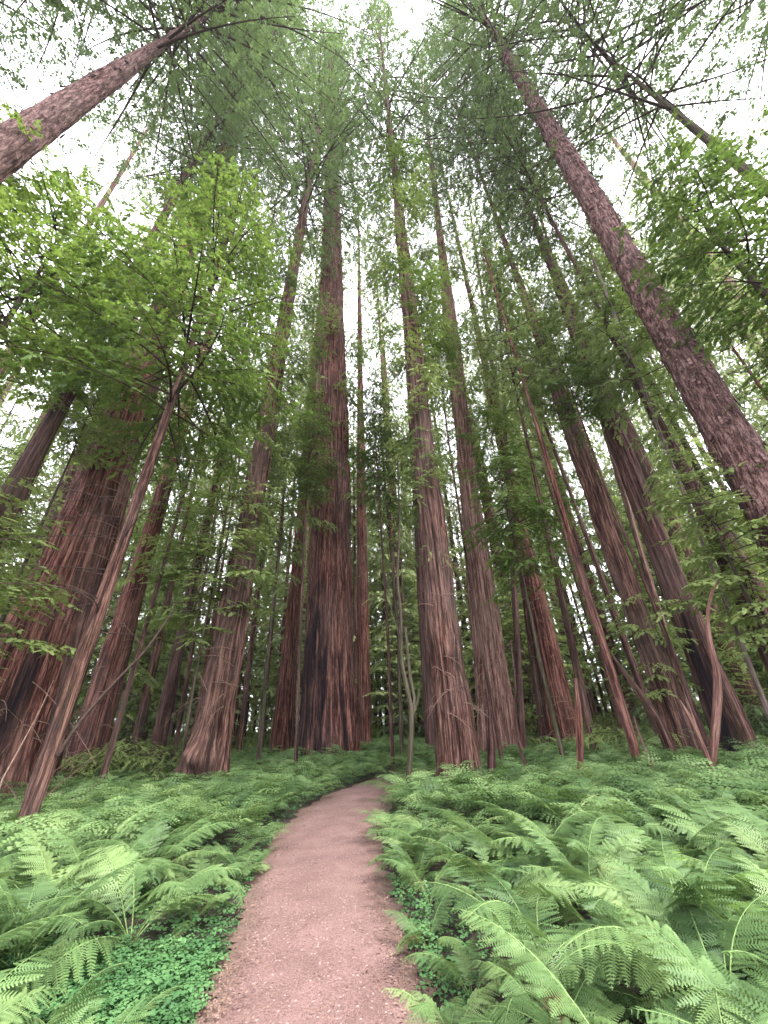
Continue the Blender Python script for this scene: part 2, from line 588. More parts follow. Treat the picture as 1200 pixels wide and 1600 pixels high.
for _ in range(4):
    PCd[1:-1] = 0.25 * PCd[:-2] + 0.5 * PCd[1:-1] + 0.25 * PCd[2:]
    PWd[1:-1] = 0.25 * PWd[:-2] + 0.5 * PWd[1:-1] + 0.25 * PWd[2:]


def path_dist(x, y):
    """signed distance outside the path edge is about path_dist - 1 (in half widths ~1.05 m)"""
    x = np.asarray(x, float); y = np.asarray(y, float)
    sh = x.shape
    P = np.stack([x.ravel(), y.ravel()], 1)
    out = np.empty(len(P))
    for a in range(0, len(P), 4000):
        d = np.linalg.norm(P[a:a + 4000, None] - PCd[None], axis=2)
        out[a:a + 4000] = (d - (PWd[None] - 1.0)).min(1)
    return out.reshape(sh)


def build_setting():
    # forest floor: one sheet, fine near the camera and coarse to the horizon
    q = np.concatenate([-np.geomspace(150, 14, 22), np.linspace(-13, 13, 105), np.geomspace(14, 150, 22)])
    yy = np.concatenate([-np.geomspace(150, 9, 18), np.linspace(-8, 26, 137), np.geomspace(27, 150, 20)])
    Xg, Yg = np.meshgrid(q, yy, indexing='ij')
    Zg = gz(Xg, Yg) - 0.02
    rng = np.random.default_rng(5)
    Zg += rng.normal(0, 0.008, Zg.shape) * (path_dist(Xg, Yg) > 1.2)
    a, b = Xg.shape
    V = np.stack([Xg, Yg, Zg], -1).reshape(-1, 3)
    i = np.arange(a - 1)[:, None] * b
    j = np.arange(b - 1)[None]
    F = np.stack([i + j, i + b + j, i + b + j + 1, i + j + 1], -1).reshape(-1, 4)
    m, n, l = new_mat('forest_duff')
    g = n.new('ShaderNodeNewGeometry')
    f1 = noise(n, l, g.outputs['Position'], 9, 6, 0.7)
    f2 = noise(n, l, g.outputs['Position'], 70, 4, 0.7)
    f3 = noise(n, l, g.outputs['Position'], 0.8, 3, 0.6)
    r = ramp(n, [(0.3, (0.012, 0.008, 0.006)), (0.5, (0.032, 0.020, 0.014)), (0.7, (0.085, 0.052, 0.035))])
    l.new(mixc(n, l, f1, f2, 0.5), r.inputs['Fac'])
    c = mixc(n, l, r.outputs[0], (0.03, 0.055, 0.02), rng_map(n, l, f3, 0.5, 0.65, 0, 0.7))
    p = n.new('ShaderNodeBsdfPrincipled')
    p.inputs['Roughness'].default_value = 0.95
    l.new(c, p.inputs['Base Color'])
    bp = n.new('ShaderNodeBump'); bp.inputs['Strength'].default_value = 0.8; bp.inputs['Distance'].default_value = 0.03
    l.new(f2, bp.inputs['Height']); l.new(bp.outputs[0], p.inputs['Normal'])
    o = n.new('ShaderNodeOutputMaterial'); l.new(p.outputs[0], o.inputs['Surface'])
    mb = MB(); mb.add(V, F, 0)
    tag(link('ground', mb.mesh('ground', [m], True)), kind='structure')
    # path: pinkish packed gravel with ragged edges
    m, n, l = new_mat('path_gravel')
    g = n.new('ShaderNodeNewGeometry')
    pos = g.outputs['Position']
    at = n.new('ShaderNodeAttribute'); at.attribute_name = 'tint'
    a1 = noise(n, l, pos, 55, 5, 0.75)
    a2 = noise(n, l, pos, 2.2, 4, 0.6)
    a3 = noise(n, l, pos, 190, 2, 0.6)
    r = ramp(n, [(0.40, (0.066, 0.034, 0.029)), (0.5, (0.150, 0.083, 0.073)), (0.61, (0.27, 0.175, 0.155))])
    l.new(mixc(n, l, mixc(n, l, a1, a3, 0.55), a2, 0.16), r.inputs['Fac'])
    vo = n.new('ShaderNodeTexVoronoi'); vo.inputs['Scale'].default_value = 34
    vo.feature = 'F1'
    l.new(pos, vo.inputs['Vector'])
    sp = rng_map(n, l, vo.outputs['Distance'], 0.22, 0.36, 1, 0)
    wn_ = n.new('ShaderNodeSeparateColor'); l.new(vo.outputs['Color'], wn_.inputs[0])
    gate = rng_map(n, l, wn_.outputs[0], 0.84, 0.88, 0, 1)
    mu = n.new('ShaderNodeMath'); mu.operation = 'MULTIPLY'; l.new(sp, mu.inputs[0]); l.new(gate, mu.inputs[1])
    mu2 = n.new('ShaderNodeMath'); mu2.operation = 'MULTIPLY'; l.new(mu.outputs[0], mu2.inputs[0]); mu2.inputs[1].default_value = 0.75
    c = mixc(n, l, r.outputs[0], (0.36, 0.26, 0.24), mu2.outputs[0])
    ef = n.new('ShaderNodeMath'); ef.operation = 'MULTIPLY_ADD'
    l.new(a1, ef.inputs[0]); ef.inputs[1].default_value = 0.9; l.new(rng_map(n, l, at.outputs['Fac'], 0, 1, -0.75, 0.75), ef.inputs[2])
    c = mixc(n, l, c, mixc(n, l, (0.075, 0.042, 0.032), (0.22, 0.145, 0.115), a3), rng_map(n, l, ef.outputs[0], 0.45, 0.8, 0, 0.9))
    p = n.new('ShaderNodeBsdfPrincipled'); p.inputs['Roughness'].default_value = 0.92
    l.new(c, p.inputs['Base Color'])
    bp = n.new('ShaderNodeBump'); bp.inputs['Strength'].default_value = 0.7; bp.inputs['Distance'].default_value = 0.012
    l.new(mixc(n, l, a1, a3, 0.5), bp.inputs['Height']); l.new(bp.outputs[0], p.inputs['Normal'])
    o = n.new('ShaderNodeOutputMaterial'); l.new(p.outputs[0], o.inputs['Surface'])
    tang = unit(np.gradient(PCd, axis=0))
    nrm = np.stack([tang[:, 1], -tang[:, 0]], 1)
    cols = np.linspace(-1, 1, 15)
    rgl = rng.normal(0, 0.05, len(PCd)); rgr = rng.normal(0, 0.05, len(PCd))
    V, T = [], []
    for ci, c_ in enumerate(cols):
        w = PWd * c_ + (rgl if c_ < -0.9 else rgr if c_ > 0.9 else 0) + 0.10 * np.sign(c_) * (abs(c_) > 0.9)
        pt = PCd + nrm * w[:, None]
        z = 0.012 + 0.035 * (1 - c_ ** 2) + 0.01 * np.sin(pt[:, 0] * 3 + pt[:, 1] * 2)
        if abs(c_) > 0.99: z = z * 0 - 0.005
        V.append(np.column_stack([pt, z])); T.append(np.full(len(pt), abs(c_) ** 4))
    V = np.stack(V, 1); T = np.stack(T, 1)
    a, b = V.shape[:2]
    i = np.arange(a - 1)[:, None] * b; j = np.arange(b - 1)[None]
    F = np.stack([i + j, i + j + 1, i + b + j + 1, i + b + j], -1).reshape(-1, 4)
    mb = MB(); mb.add(V.reshape(-1, 3), F, 0, T.ravel())
    tag(link('path', mb.mesh('path', [m], True)), kind='structure')


build_setting()

# ------------------------------------------------------------------ crown templates (shared by many trees)
RG = np.random.default_rng(11)
TM_FAR = [spray_template(RG, 17, 0.55, 0.17, 0.034, 0.6, 0.4) for _ in range(4)]       # tall conifer spray seen from 30-70 m
TM_MID = [spray_template(RG, 16, 0.38, 0.115, 0.030, 0.5, 0.35) for _ in range(4)]    # understory spray seen from 12-30 m
TM_NEAR = [spray_template(RG, 19, 0.32, 0.095, 0.026, 0.45, 0.35) for _ in range(4)]     # near broad sprays
TM_FINE = [spray_template(RG, 22, 0.34, 0.062, 0.012, 0.25) for _ in range(4)]


def tall_crown(seed, n=150, H=40.0, Lmax=5.5, leaf='dark', base_up=0.15, sparse=1.0):
    """crown of a tall redwood; its axis is local z from 0 to H"""
    rng = np.random.default_rng(seed)
    mb = MB()
    ga = rng.uniform(0, 6.28)
    for i in range(n):
        t = ((i + rng.uniform(0, 1)) / n) ** 0.92
        z = t * H
        Lb = Lmax * (0.35 + 0.65 * math.sin(min(1, (t + 0.22) / 0.62) * math.pi / 2)) * (1 - max(0, t - 0.35) / 0.67) ** 0.8 * rng.uniform(0.55, 1.2)
        Lb = max(Lb, 0.7)
        ga += 2.399 + rng.normal(0, 0.4)
        rise = -0.15 + 0.55 * t + rng.normal(0, 0.12)
        grow_branch(mb, rng, np.array([0, 0, z]), (math.cos(ga), math.sin(ga), 0), Lb, rise, 0.25 + 0.15 * rng.uniform(), TM_FAR,
                    0.52 / sparse, 0.46, 1.0, 0.013 + 0.006 * Lb, start=0.05, wood=Lb > 3 and rng.uniform() < 0.3, side_drop=0.35)
    return mb.mesh('tall_crown', [LEAF[leaf], TWIG])


def young_crown(seed, H=12.0, n=60, Lmax=2.6, leaf='mid', tm=None, z0=0.15, tw=0.27, sp=0.19, thin=False, droop=0.22, rise0=0.05, sc=1.0, sector=None, tilt=0.0):
    """crown of an understory conifer; trunk axis is local z from 0 to H"""
    rng = np.random.default_rng(seed)
    mb = MB()
    ga = rng.uniform(0, 6.28)
    for i in range(n):
        t = z0 + (1 - z0) * ((i + rng.uniform(0, 1)) / n)
        ga += 2.399 + rng.normal(0, 0.5)
        a = ga if sector is None else sector[0] + (np.mod(ga, 1) - 0.5) * sector[1]
        Lb = Lmax * (1 - max(0, (t - 0.45) / 0.6)) ** 0.8 * rng.uniform(0.5, 1.2) * min(1, 0.45 + (t - z0) * 2.5)
        grow_branch(mb, rng, np.array([0, 0, t * H]), (math.cos(a), math.sin(a), 0), max(0.5, Lb), rise0 + 0.45 * t + rng.normal(0, 0.12),
                    droop + 0.15 * rng.uniform(), tm or TM_MID, tw, sp, sc, 0.010 + 0.007 * Lb, start=0.18, thin_wood=thin, side_drop=0.22)
    return mb.mesh('young_crown', [LEAF[leaf], TWIG])


CROWN = {
    't0': tall_crown(1, n=155), 't1': tall_crown(2, n=145, Lmax=6.2), 't2': tall_crown(3, n=125, Lmax=5.0, sparse=0.8),
    't3': tall_crown(4, n=100, Lmax=6.2, sparse=0.7), 'tb': tall_crown(5, n=80, Lmax=5.6, leaf='mid'),
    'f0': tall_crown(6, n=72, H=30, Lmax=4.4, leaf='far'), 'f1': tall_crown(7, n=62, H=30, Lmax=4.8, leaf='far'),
}
YOUNG = {
    'y0': young_crown(21), 'y1': young_crown(22, n=48, Lmax=3.2, sc=1.1), 'y2': young_crown(23, n=70, Lmax=2.2),
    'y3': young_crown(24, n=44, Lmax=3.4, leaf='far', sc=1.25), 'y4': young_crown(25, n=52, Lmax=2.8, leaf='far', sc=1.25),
}
SPROUT = {}
for k_ in range(3):
    # clusters of shoots growing straight out of a tall trunk (along local z, 0..8 m)
    rg = np.random.default_rng(60 + k_)
    mb_ = MB()
    for i_ in range(34):
        a_ = rg.uniform(0, 6.28)
        zz = 8 * np.clip(rg.normal(0.5, 0.24), 0, 1)
        grow_branch(mb_, rg, np.array([0, 0, zz]), (math.cos(a_), math.sin(a_), 0), rg.uniform(0.9, 2.3), rg.uniform(-0.2, 0.4), 0.3, TM_MID, 0.14, 0.14, 0.85,
                    0.012, start=0.35, side_drop=0.3)
    SPROUT[k_] = mb_.mesh('trunk_shoots', [LEAF['mid' if k_ else 'bright'], TWIG])


def put_crown(parent, me, base, axis, h_tmpl, h, spread, rot, name='crown'):
    """set a shared crown mesh on a trunk: base point (relative to parent), along axis"""
    o = link(name, me, parent)
    z = Vector(axis).normalized()
    q = z.to_track_quat('Z', 'Y').to_matrix().to_4x4()
    s = h / h_tmpl
    o.matrix_local = Matrix.Translation(Vector(base)) @ q @ Matrix.Rotation(rot, 4, 'Z') @ Matrix.Diagonal((spread, spread, s, 1))
    return o


# ------------------------------------------------------------------ the trees one can single out
TREES_LOC = []
TWIGGED = {}
TREES = []      # (azimuth px x at y=1100, short description)


def solve(pts, D, H):
    """measured (px, py, width) along a trunk -> axis points and radii; straight line in space"""
    P0 = atdist(pts[0][0], pts[0][1], D)
    P1 = above(pts[-1][0], pts[-1][1], P0)
    A = unit(P1 - P0)
    out_s, out_r = [], []
    az = math.atan2(P0[0], P0[1])
    side = np.array([math.cos(az), -math.sin(az), 0])
    for (x, y, w) in pts:
        d = ray(x, y)
        # point on axis nearest the ray
        n = np.cross(A, d)
        s = np.dot(np.cross(EYEP - P0, d), n) / np.dot(n, n)
        P = P0 + A * s
        q = proj(P + side * 0.5) - proj(P - side * 0.5)
        a = proj(P + A * 0.5) - proj(P - A * 0.5)
        a /= np.linalg.norm(a)
        k = abs(q[0] * a[1] - q[1] * a[0])
        out_s.append(s); out_r.append(w / 2 / k)
    t_ground = -(P0[2] + 0.3) / A[2]
    base = P0 + A * t_ground
    sg = (0.3) / A[2]
    Htot = H / A[2]
    ss = np.array(out_s) - t_ground
    rr = np.array(out_r)
    o = np.argsort(ss)
    ss, rr = ss[o], rr[o]
    keep = ss > 0.2
    ss, rr = ss[keep], rr[keep]
    if ss[-1] > Htot - 4:
        Htot = ss[-1] + 6
    # above the last measurement keep tapering to a thin tip
    s_all = np.r_[0, ss, Htot]
    r_all = np.r_[rr[0] + (rr[0] - rr[-1]) / max(ss[-1] - ss[0], 1) * ss[0] * 0.8, rr, 0.06]
    return base, A, s_all, r_all, Htot


def tall_tree(name, label, pts, D, H=78, bark='red', crown='t0', c0=0.5, spread=1.0, seed=1, N=96, rings=150, short=None, sprouts=(), group=None,
              crown_h=None, cat='tree', **kw):
    base, A, s, r, Ht = solve(pts, D, H)
    g = np.array([base[0], base[1], 0]) + A * (0.3 / A[2]) * np.array([1, 1, 0])
    rt = root(name, g, label, cat, group)
    rel = base - g
    P = rel + np.outer(s, A)
    me = trunk_mesh('trunk', P, r, BARK[bark], seed, N, rings, **kw)
    link('trunk', me, rt)
    if crown:
        cs = Ht * c0
        put_crown(rt, CROWN[crown], rel + A * cs, A, 40 if crown[0] == 't' else 30, Ht - cs + 1, spread, seed * 1.7)
    for k, (s0, s1, sp) in enumerate(sprouts):
        put_crown(rt, SPROUT[(seed + k) % 3], rel + A * s0, A, 8, s1 - s0, sp, seed + k * 2.1, 'trunk_shoots')
    TREES.append((proj(g + np.array([0, 0, 1.0]))[0], short or label, D))
    TREES_LOC.append(g)
    TWIGGED[short or label] = (rt, rel, A, s, r)
    print('TREE %-28s D%.1f base r %.2f  H %.0f lean %.1f  loc %.1f %.1f' % (name[:12] + ' ' + (short or '')[:14], D, r[0], Ht, math.degrees(math.acos(A[2])), g[0], g[1]))
    return rt, rel, A, Ht, s, r


# A: the charred giant beyond the path's left side
tall_tree('redwood_tree', 'giant straight redwood with black fire scar at its flared base, at the path bend',
          [(514, 1150, 98), (516, 1080, 86), (515, 1000, 75), (516, 850, 67), (517, 700, 57), (517, 500, 40), (518, 400, 32)], 20, 108, 'giant', 't1', 0.40, 1.5, 3,
          512, 420, 'charred giant', [(14, 24, 1.2), (21, 30, 1.5), (33, 41, 0.8)], flare=0.11, lobes=0.06, depth=0.12, groove=0.25, vlen=2.6, power=1.35,
          char=[(math.radians(205), 0.85, -1, 6.2), (math.radians(262), 0.16, 0.8, 4.4), (math.radians(305), 0.10, 1.2, 3.9), (math.radians(236), 0.2, 3.2, 6.2)])
# B: beside the path on the right
tall_tree('redwood_tree', 'furrowed redwood standing in ferns just right of the path, leafy shoots up its trunk',
          [(717, 1215, 73), (708, 1120, 64), (698, 1037, 54), (681, 850, 45), (664, 700, 33), (645, 500, 25), (618, 280, 11)], 11.8, 78, 'brown', 't2', 0.42, 1.3, 5,
          320, 320, 'path-side redwood', [(11, 18, 0.9), (15, 23, 1.2), (20, 29, 1.3), (8, 13, 0.6), (27, 36, 1.2)], flare=0.12, depth=0.085, groove=0.2, vlen=2.0, lobes=0.07)
PB = (float(TREES_LOC[-1][0]), float(TREES_LOC[-1][1]))
# C: left-middle redwood with a burl at its foot
tall_tree('redwood_tree', 'brown redwood with a knobbly burl at its foot, left of the charred giant',
          [(322, 1195, 66), (345, 1060, 54), (378, 850, 38), (403, 700, 30), (440, 500, 22), (482, 290, 10)], 15, 78, 'brown', 't0', 0.42, 1.4, 7,
          256, 260, 'burl-footed redwood', [(9, 16, 0.8), (14, 23, 1.2), (21, 31, 1.2)], flare=0.22, depth=0.09, groove=0.2, vlen=1.8, lobes=0.16,
          burls=[(1.2, math.radians(268), 0.42, 0.34), (0.7, math.radians(245), 0.3, 0.25)])
# D: huge red tree on the left
tall_tree('redwood_tree', 'huge red-barked redwood at the left with a dark hollow low on its right side',
          [(20, 1090, 128), (47, 1000, 110), (98, 850, 84), (167, 700, 64), (240, 520, 48), (330, 285, 30), (385, 155, 14)], 15, 92, 'red', 't1', 0.48, 1.25, 9,
          320, 320, 'huge red redwood', [(11, 18, 1.2), (16, 24, 1.1), (24, 33, 1.3)], flare=0.2, depth=0.11, groove=0.22, vlen=2.6, lobes=0.12,
          char=[(math.radians(318), 0.13, -1, 3.2)])  # shade of the hollow painted black with the scorch mask, no recess modelled
# its grey neighbour, joined close on the right
tall_tree('redwood_tree', 'grey-brown redwood tucked close against the right of the huge red-barked one',
          [(85, 1130, 50), (118, 1000, 42), (158, 880, 32), (205, 720, 24)], 17, 60, 'brown', 't2', 0.55, 0.9, 10, 128, 160, 'tucked-in redwood', flare=0.15, depth=0.04)
# L: the flaky giant on the right
tall_tree('redwood_tree', 'tall flaky-barked trunk crossing the upper right corner of the grove',
          [(1168, 730, 82), (1090, 600, 68), (1035, 505, 58), (925, 300, 41), (822, 150, 25), (774, 55, 12)], 13, 60, 'flaky', 't3', 0.68, 1.25, 13,
          256, 360, 'flaky trunk', flare=0.05, depth=0.055, groove=0.16, vlen=0.9, flakes=1600, power=1.1, bumpy=0.07)
# J: top left big trunk
tall_tree('redwood_tree', 'thick purplish trunk slanting in from the upper left, broken branch stubs on it',
          [(20, 225, 72), (110, 160, 54), (190, 108, 40), (262, 62, 17)], 9.5, 62, 'flaky', 't1', 0.42, 1.3, 15, 160, 260, 'purplish corner trunk', flare=0.05, depth=0.04, vlen=1.6, power=1.1, flakes=300)
# M: top right
tall_tree('redwood_tree', 'slim dark mossy trunk slanting in from the upper right with thin open crown',
          [(1190, 288, 23), (1090, 205, 17), (990, 122, 7)], 16, 52, 'mossy', 't3', 0.50, 1.5, 17, 48, 100, 'mossy corner trunk', flare=0.05)
# N: right-hand pair
tall_tree('redwood_tree', 'dark red-brown redwood with ivy-like growth low on it, left one of the right pair',
          [(1060, 1140, 50), (1030, 1040, 44), (990, 925, 37), (925, 700, 30), (878, 600, 22), (840, 500, 15), (800, 410, 8)], 16, 74, 'brown', 't2', 0.45, 1.1, 19,
          192, 220, 'left pair trunk', [(2, 6, 0.55), (15, 23, 0.9), (22, 31, 1.2)], flare=0.12, depth=0.08, groove=0.19)
tall_tree('redwood_tree', 'smooth dark redwood with blackened base, right one of the right pair',
          [(1140, 1140, 62), (1102, 1037, 50), (1060, 925, 45), (968, 700, 34), (900, 500, 22), (862, 420, 12)], 16.5, 78, 'dark', 't1', 0.45, 1.1, 21,
          192, 220, 'right pair trunk', [(20, 28, 1.0), (27, 36, 1.2)], flare=0.18, depth=0.045, groove=0.18, char=[(math.radians(215), 0.4, -1, 3.0)])
# pale strip behind N
tall_tree('redwood_tree', 'thin pale pink trunk half hidden behind the left one of the right pair',
          [(1040, 990, 12), (990, 840, 10), (935, 640, 7)], 19, 50, 'pale', None, 0.6, 0.6, 23, 48, 80, 'thin pale trunk', flare=0.05, depth=0.015)
# P: dark mossy
tall_tree('redwood_tree', 'dark redwood wrapped in green shoots at the right edge, behind the flaky trunk',
          [(1190, 965, 58), (1130, 870, 42), (1060, 750, 22), (985, 600, 14), (955, 520, 8)], 15, 46, 'dark', 't0', 0.55, 0.85, 25,
          128, 150, 'shoot-wrapped redwood', [(3, 8, 0.6), (8, 15, 0.8), (13, 20, 0.8)], flare=0.1)
# W: pale trunk
tall_tree('redwood_tree', 'pale grey-pink redwood with long straight ribs, behind the path-side redwood',
          [(778, 1140, 60), (770, 1000, 47), (758, 850, 36), (737, 700, 28), (709, 500, 20), (690, 390, 12)], 19, 88, 'pale', 't2', 0.45, 1.2, 27,
          256, 280, 'pale ribbed redwood', [(14, 22, 1.1), (20, 29, 1.2), (30, 38, 1.0)], flare=0.2, depth=0.11, groove=0.26, vlen=3, lobes=0.22)
# T: dark twin
tall_tree('redwood_tree', 'dark reddish redwood in shade between the pale ribbed redwood and the thin leaning stem',
          [(880, 1130, 46), (855, 1000, 36), (826, 870, 24), (808, 800, 16)], 21, 60, 'red', 'f0', 0.5, 1.1, 29, 128, 160, 'shaded redwood', flare=0.3, depth=0.04)
tall_tree('redwood_tree', 'narrow redwood grown close beside the shaded reddish redwood on its left',
          [(850, 1130, 18), (830, 980, 15), (811, 860, 11)], 21.5, 50, 'brown', 'f1', 0.5, 0.8, 31, 64, 100, 'narrow twin', flare=0.1)
# X, Y, Z
tall_tree('redwood_tree', 'straight reddish redwood just right of the charred giant and farther back',
          [(569, 1140, 22), (567, 950, 19), (565, 700, 13), (563, 600, 9)], 27, 70, 'red', 'f0', 0.5, 1.1, 33, 96, 140, 'reddish straight redwood', flare=0.12)
tall_tree('redwood_tree', 'redwood with pale lengthwise strips standing just left of the charred giant, farther back',
          [(441, 1150, 36), (455, 1000, 23), (466, 900, 18), (480, 700, 13)], 25, 66, 'red', 'f1', 0.5, 1.0, 35, 128, 160, 'striped redwood', flare=0.15)
tall_tree('redwood_tree', 'dark trunk half hidden behind the left side of the path-side redwood',
          [(677, 1150, 26), (668, 1000, 22), (655, 850, 17), (640, 600, 10)], 21, 64, 'dark', 'f0', 0.5, 1.0, 37, 96, 120, 'half-hidden trunk', flare=0.08)
tall_tree('redwood_tree', 'reddish redwood partly covered by the young leaning tree, dead branches round its foot',
          [(140, 1160, 58), (175, 1040, 46), (203, 950, 36), (240, 820, 26)], 19, 62, 'red', 'f1', 0.5, 1.2, 39, 160, 160, 'covered redwood', flare=0.2, depth=0.04,
          sprouts=[(9, 14, 0.9)])
tall_tree('redwood_tree', 'slim dark redwood standing clear of others between the leaning tree and the burl-footed redwood',
          [(243, 1180, 24), (265, 1040, 19), (308, 860, 14), (350, 690, 9)], 21, 56, 'dark', 'f0', 0.5, 1.0, 41, 96, 120, 'slim dark redwood', flare=0.2)
tall_tree('redwood_tree', 'dark trunk entering at the left edge above the huge red redwood, twiggy branches on it',
          [(5, 800, 46), (45, 720, 36), (92, 640, 28)], 13, 52, 'dark', 't0', 0.5, 0.9, 43, 96, 140, 'dark edge trunk', flare=0.1, sprouts=[(11, 18, 0.8)])
# trees standing beside the view; only their crowns hang into it
def side_tree(label, x, y, H, crown, c0, spread, seed, r=0.7, bark='brown'):
    rt = root('redwood_tree', (x, y, 0), label, 'tree')
    zs = np.array([-0.3, 2, H * 0.5, H])
    link('trunk', trunk_mesh('trunk', np.c_[np.zeros(4), np.zeros(4), zs], np.array([r, r * 0.85, r * 0.5, 0.05]), BARK[bark], seed + 40, 64, 100, depth=0.03), rt)
    put_crown(rt, CROWN[crown], (0, 0, H * c0), (0, 0, 1), 40, H * (1 - c0), spread, seed)
    BASES_X.append((x, y))


BASES_X = []
side_tree('redwood crown hanging into the upper left corner, above the thick purplish trunk', -20, 3.2, 66, 't2', 0.36, 1.5, 3)
side_tree('redwood crown hanging into the upper right corner, beyond the slim mossy trunk', 21, 3.5, 64, 't2', 0.36, 1.6, 4)
side_tree('redwood crown along the top right edge, above the slim mossy trunk', 12, 0.8, 58, 't3', 0.45, 1.5, 5)
side_tree('redwood crown along the top left edge, over the thick purplish trunk', -11, 1.0, 60, 't3', 0.45, 1.5, 6)
side_tree('redwood crown hanging over the top middle of the view, trunk unseen', 1.5, -4.5, 66, 't3', 0.6, 1.5, 7)
# fine bare twigs springing in arcs from the big trunks
def bare_twigs(rt, rel, A, s, r, n, s0, s1, seed, lmax=1.6):
    rng = np.random.default_rng(seed)
    mb = MB()
    x0 = unit(np.cross(A, [0, -1, 0.001])); y0 = np.cross(A, x0)
    for i in range(n):
        q = s0 + (s1 - s0) * rng.uniform() ** 1.3
        a = math.radians(rng.uniform(190, 350))
        o = math.cos(a) * x0 + math.sin(a) * y0
        R_ = np.interp(q, s, r)
        tg = -math.sin(a) * x0 + math.cos(a) * y0
        d = unit(o * rng.uniform(0.25, 0.9) + tg * rng.normal(0, 0.9) + np.array([0, 0, rng.uniform(-0.3, 0.7)]))
        L = rng.uniform(0.35, lmax)
        ss = np.linspace(0, 1, 9)
        P = rel + A * q + o * R_ * 0.98 + L * (ss[:, None] * d + (ss ** 2)[:, None] * np.array([rng.normal(0, .25), rng.normal(0, .25), -rng.uniform(0.2, 0.9)]))
        tube(mb, P, 0.010 * (1 - 0.75 * ss) + 0.0025, 4, 0)
        for k in rng.integers(2, 7, 2):
            tube(mb, P[k] + np.outer(np.linspace(0, 1, 4) * rng.uniform(0.15, 0.5), unit(d + rng.normal(0, 0.7, 3))), 0.0035, 3, 0)
    link('bare_twigs', mb.mesh('bare_twigs', [DRY]), rt)


for key_, n_, a_, b_, lm_ in (('huge red', 120, 1.5, 14, 2.0), ('burl-footed', 50, 2.5, 12, 1.4), ('pale ribbed', 40, 2, 10, 1.3), ('path-side', 22, 2, 9, 0.8), ('shaded redwood', 50, 1, 9, 1.2), ('covered', 40, 1, 8, 1.2)):
    for k_, v_ in TWIGGED.items():
        if k_.startswith(key_):
            bare_twigs(*v_, n_, a_, b_, n_ + 7, lm_)
# thin stems on the right and others
THIN = [
    ('thin leaning reddish stem rising out of the ferns, in front of the right pair', [(995, 1180, 16), (965, 1080, 15), (900, 870, 11), (850, 700, 8), (822, 610, 5)], 13, 24, 'red', 'thin leaning stem'),
    ('slender trunk left of the thin leaning stem, moss on its lower half', [(918, 1120, 13), (895, 1000, 12), (862, 880, 9), (835, 740, 6)], 17, 26, 'brown', 'slender mossy trunk'),
    ('slender dark trunk between the thin leaning stem and the left pair trunk', [(1008, 1090, 13), (975, 1000, 11), (925, 860, 8), (880, 740, 6)], 20, 32, 'dark', 'slender dark trunk'),
    ('very thin straight stem just right of the pale ribbed redwood', [(812, 1080, 11), (803, 900, 9), (796, 780, 6)], 20, 32, 'dark', 'very thin stem'),
    ('thin stem leaning right of the shoot-wrapped right pair, by the right edge', [(1195, 1100, 9), (1160, 1000, 8), (1110, 880, 6)], 14, 20, 'grey', 'edge stem'),
    ('thin dark stem with side twig in front of the reddish covered redwood', [(170, 1180, 11), (195, 1080, 9), (232, 960, 7), (262, 860, 5)], 15, 20, 'dark', 'thin dark stem'),
    ('thin straight stem right of the slim dark redwood', [(272, 1180, 8), (290, 1080, 7), (320, 900, 5)], 20, 24, 'dark', 'thin straight stem'),
    ('slim trunk behind the slim dark redwood, lower part in shade', [(215, 1150, 16), (243, 1020, 13), (275, 880, 9)], 24, 44, 'brown', 'slim shaded trunk'),
    ('thin trunk seen just left of the burl-footed redwood', [(376, 1150, 9), (392, 1000, 8), (410, 860, 6)], 24, 36, 'brown', 'thin trunk'),
]
for k, (lab, pts, D, H, bk, sh) in enumerate(THIN):
    rt, rel, A, Ht, s, r = tall_tree('slender_tree', lab, pts, D, H, bk, None, 0.6, 1, 70 + k, 32, 60, sh, flare=0.1, depth=0.012, lobes=0.05)
    put_crown(rt, YOUNG['y%d' % (k % 3)], rel + A * Ht * 0.45, A, 12, Ht * 0.58, 0.8, k * 1.3)

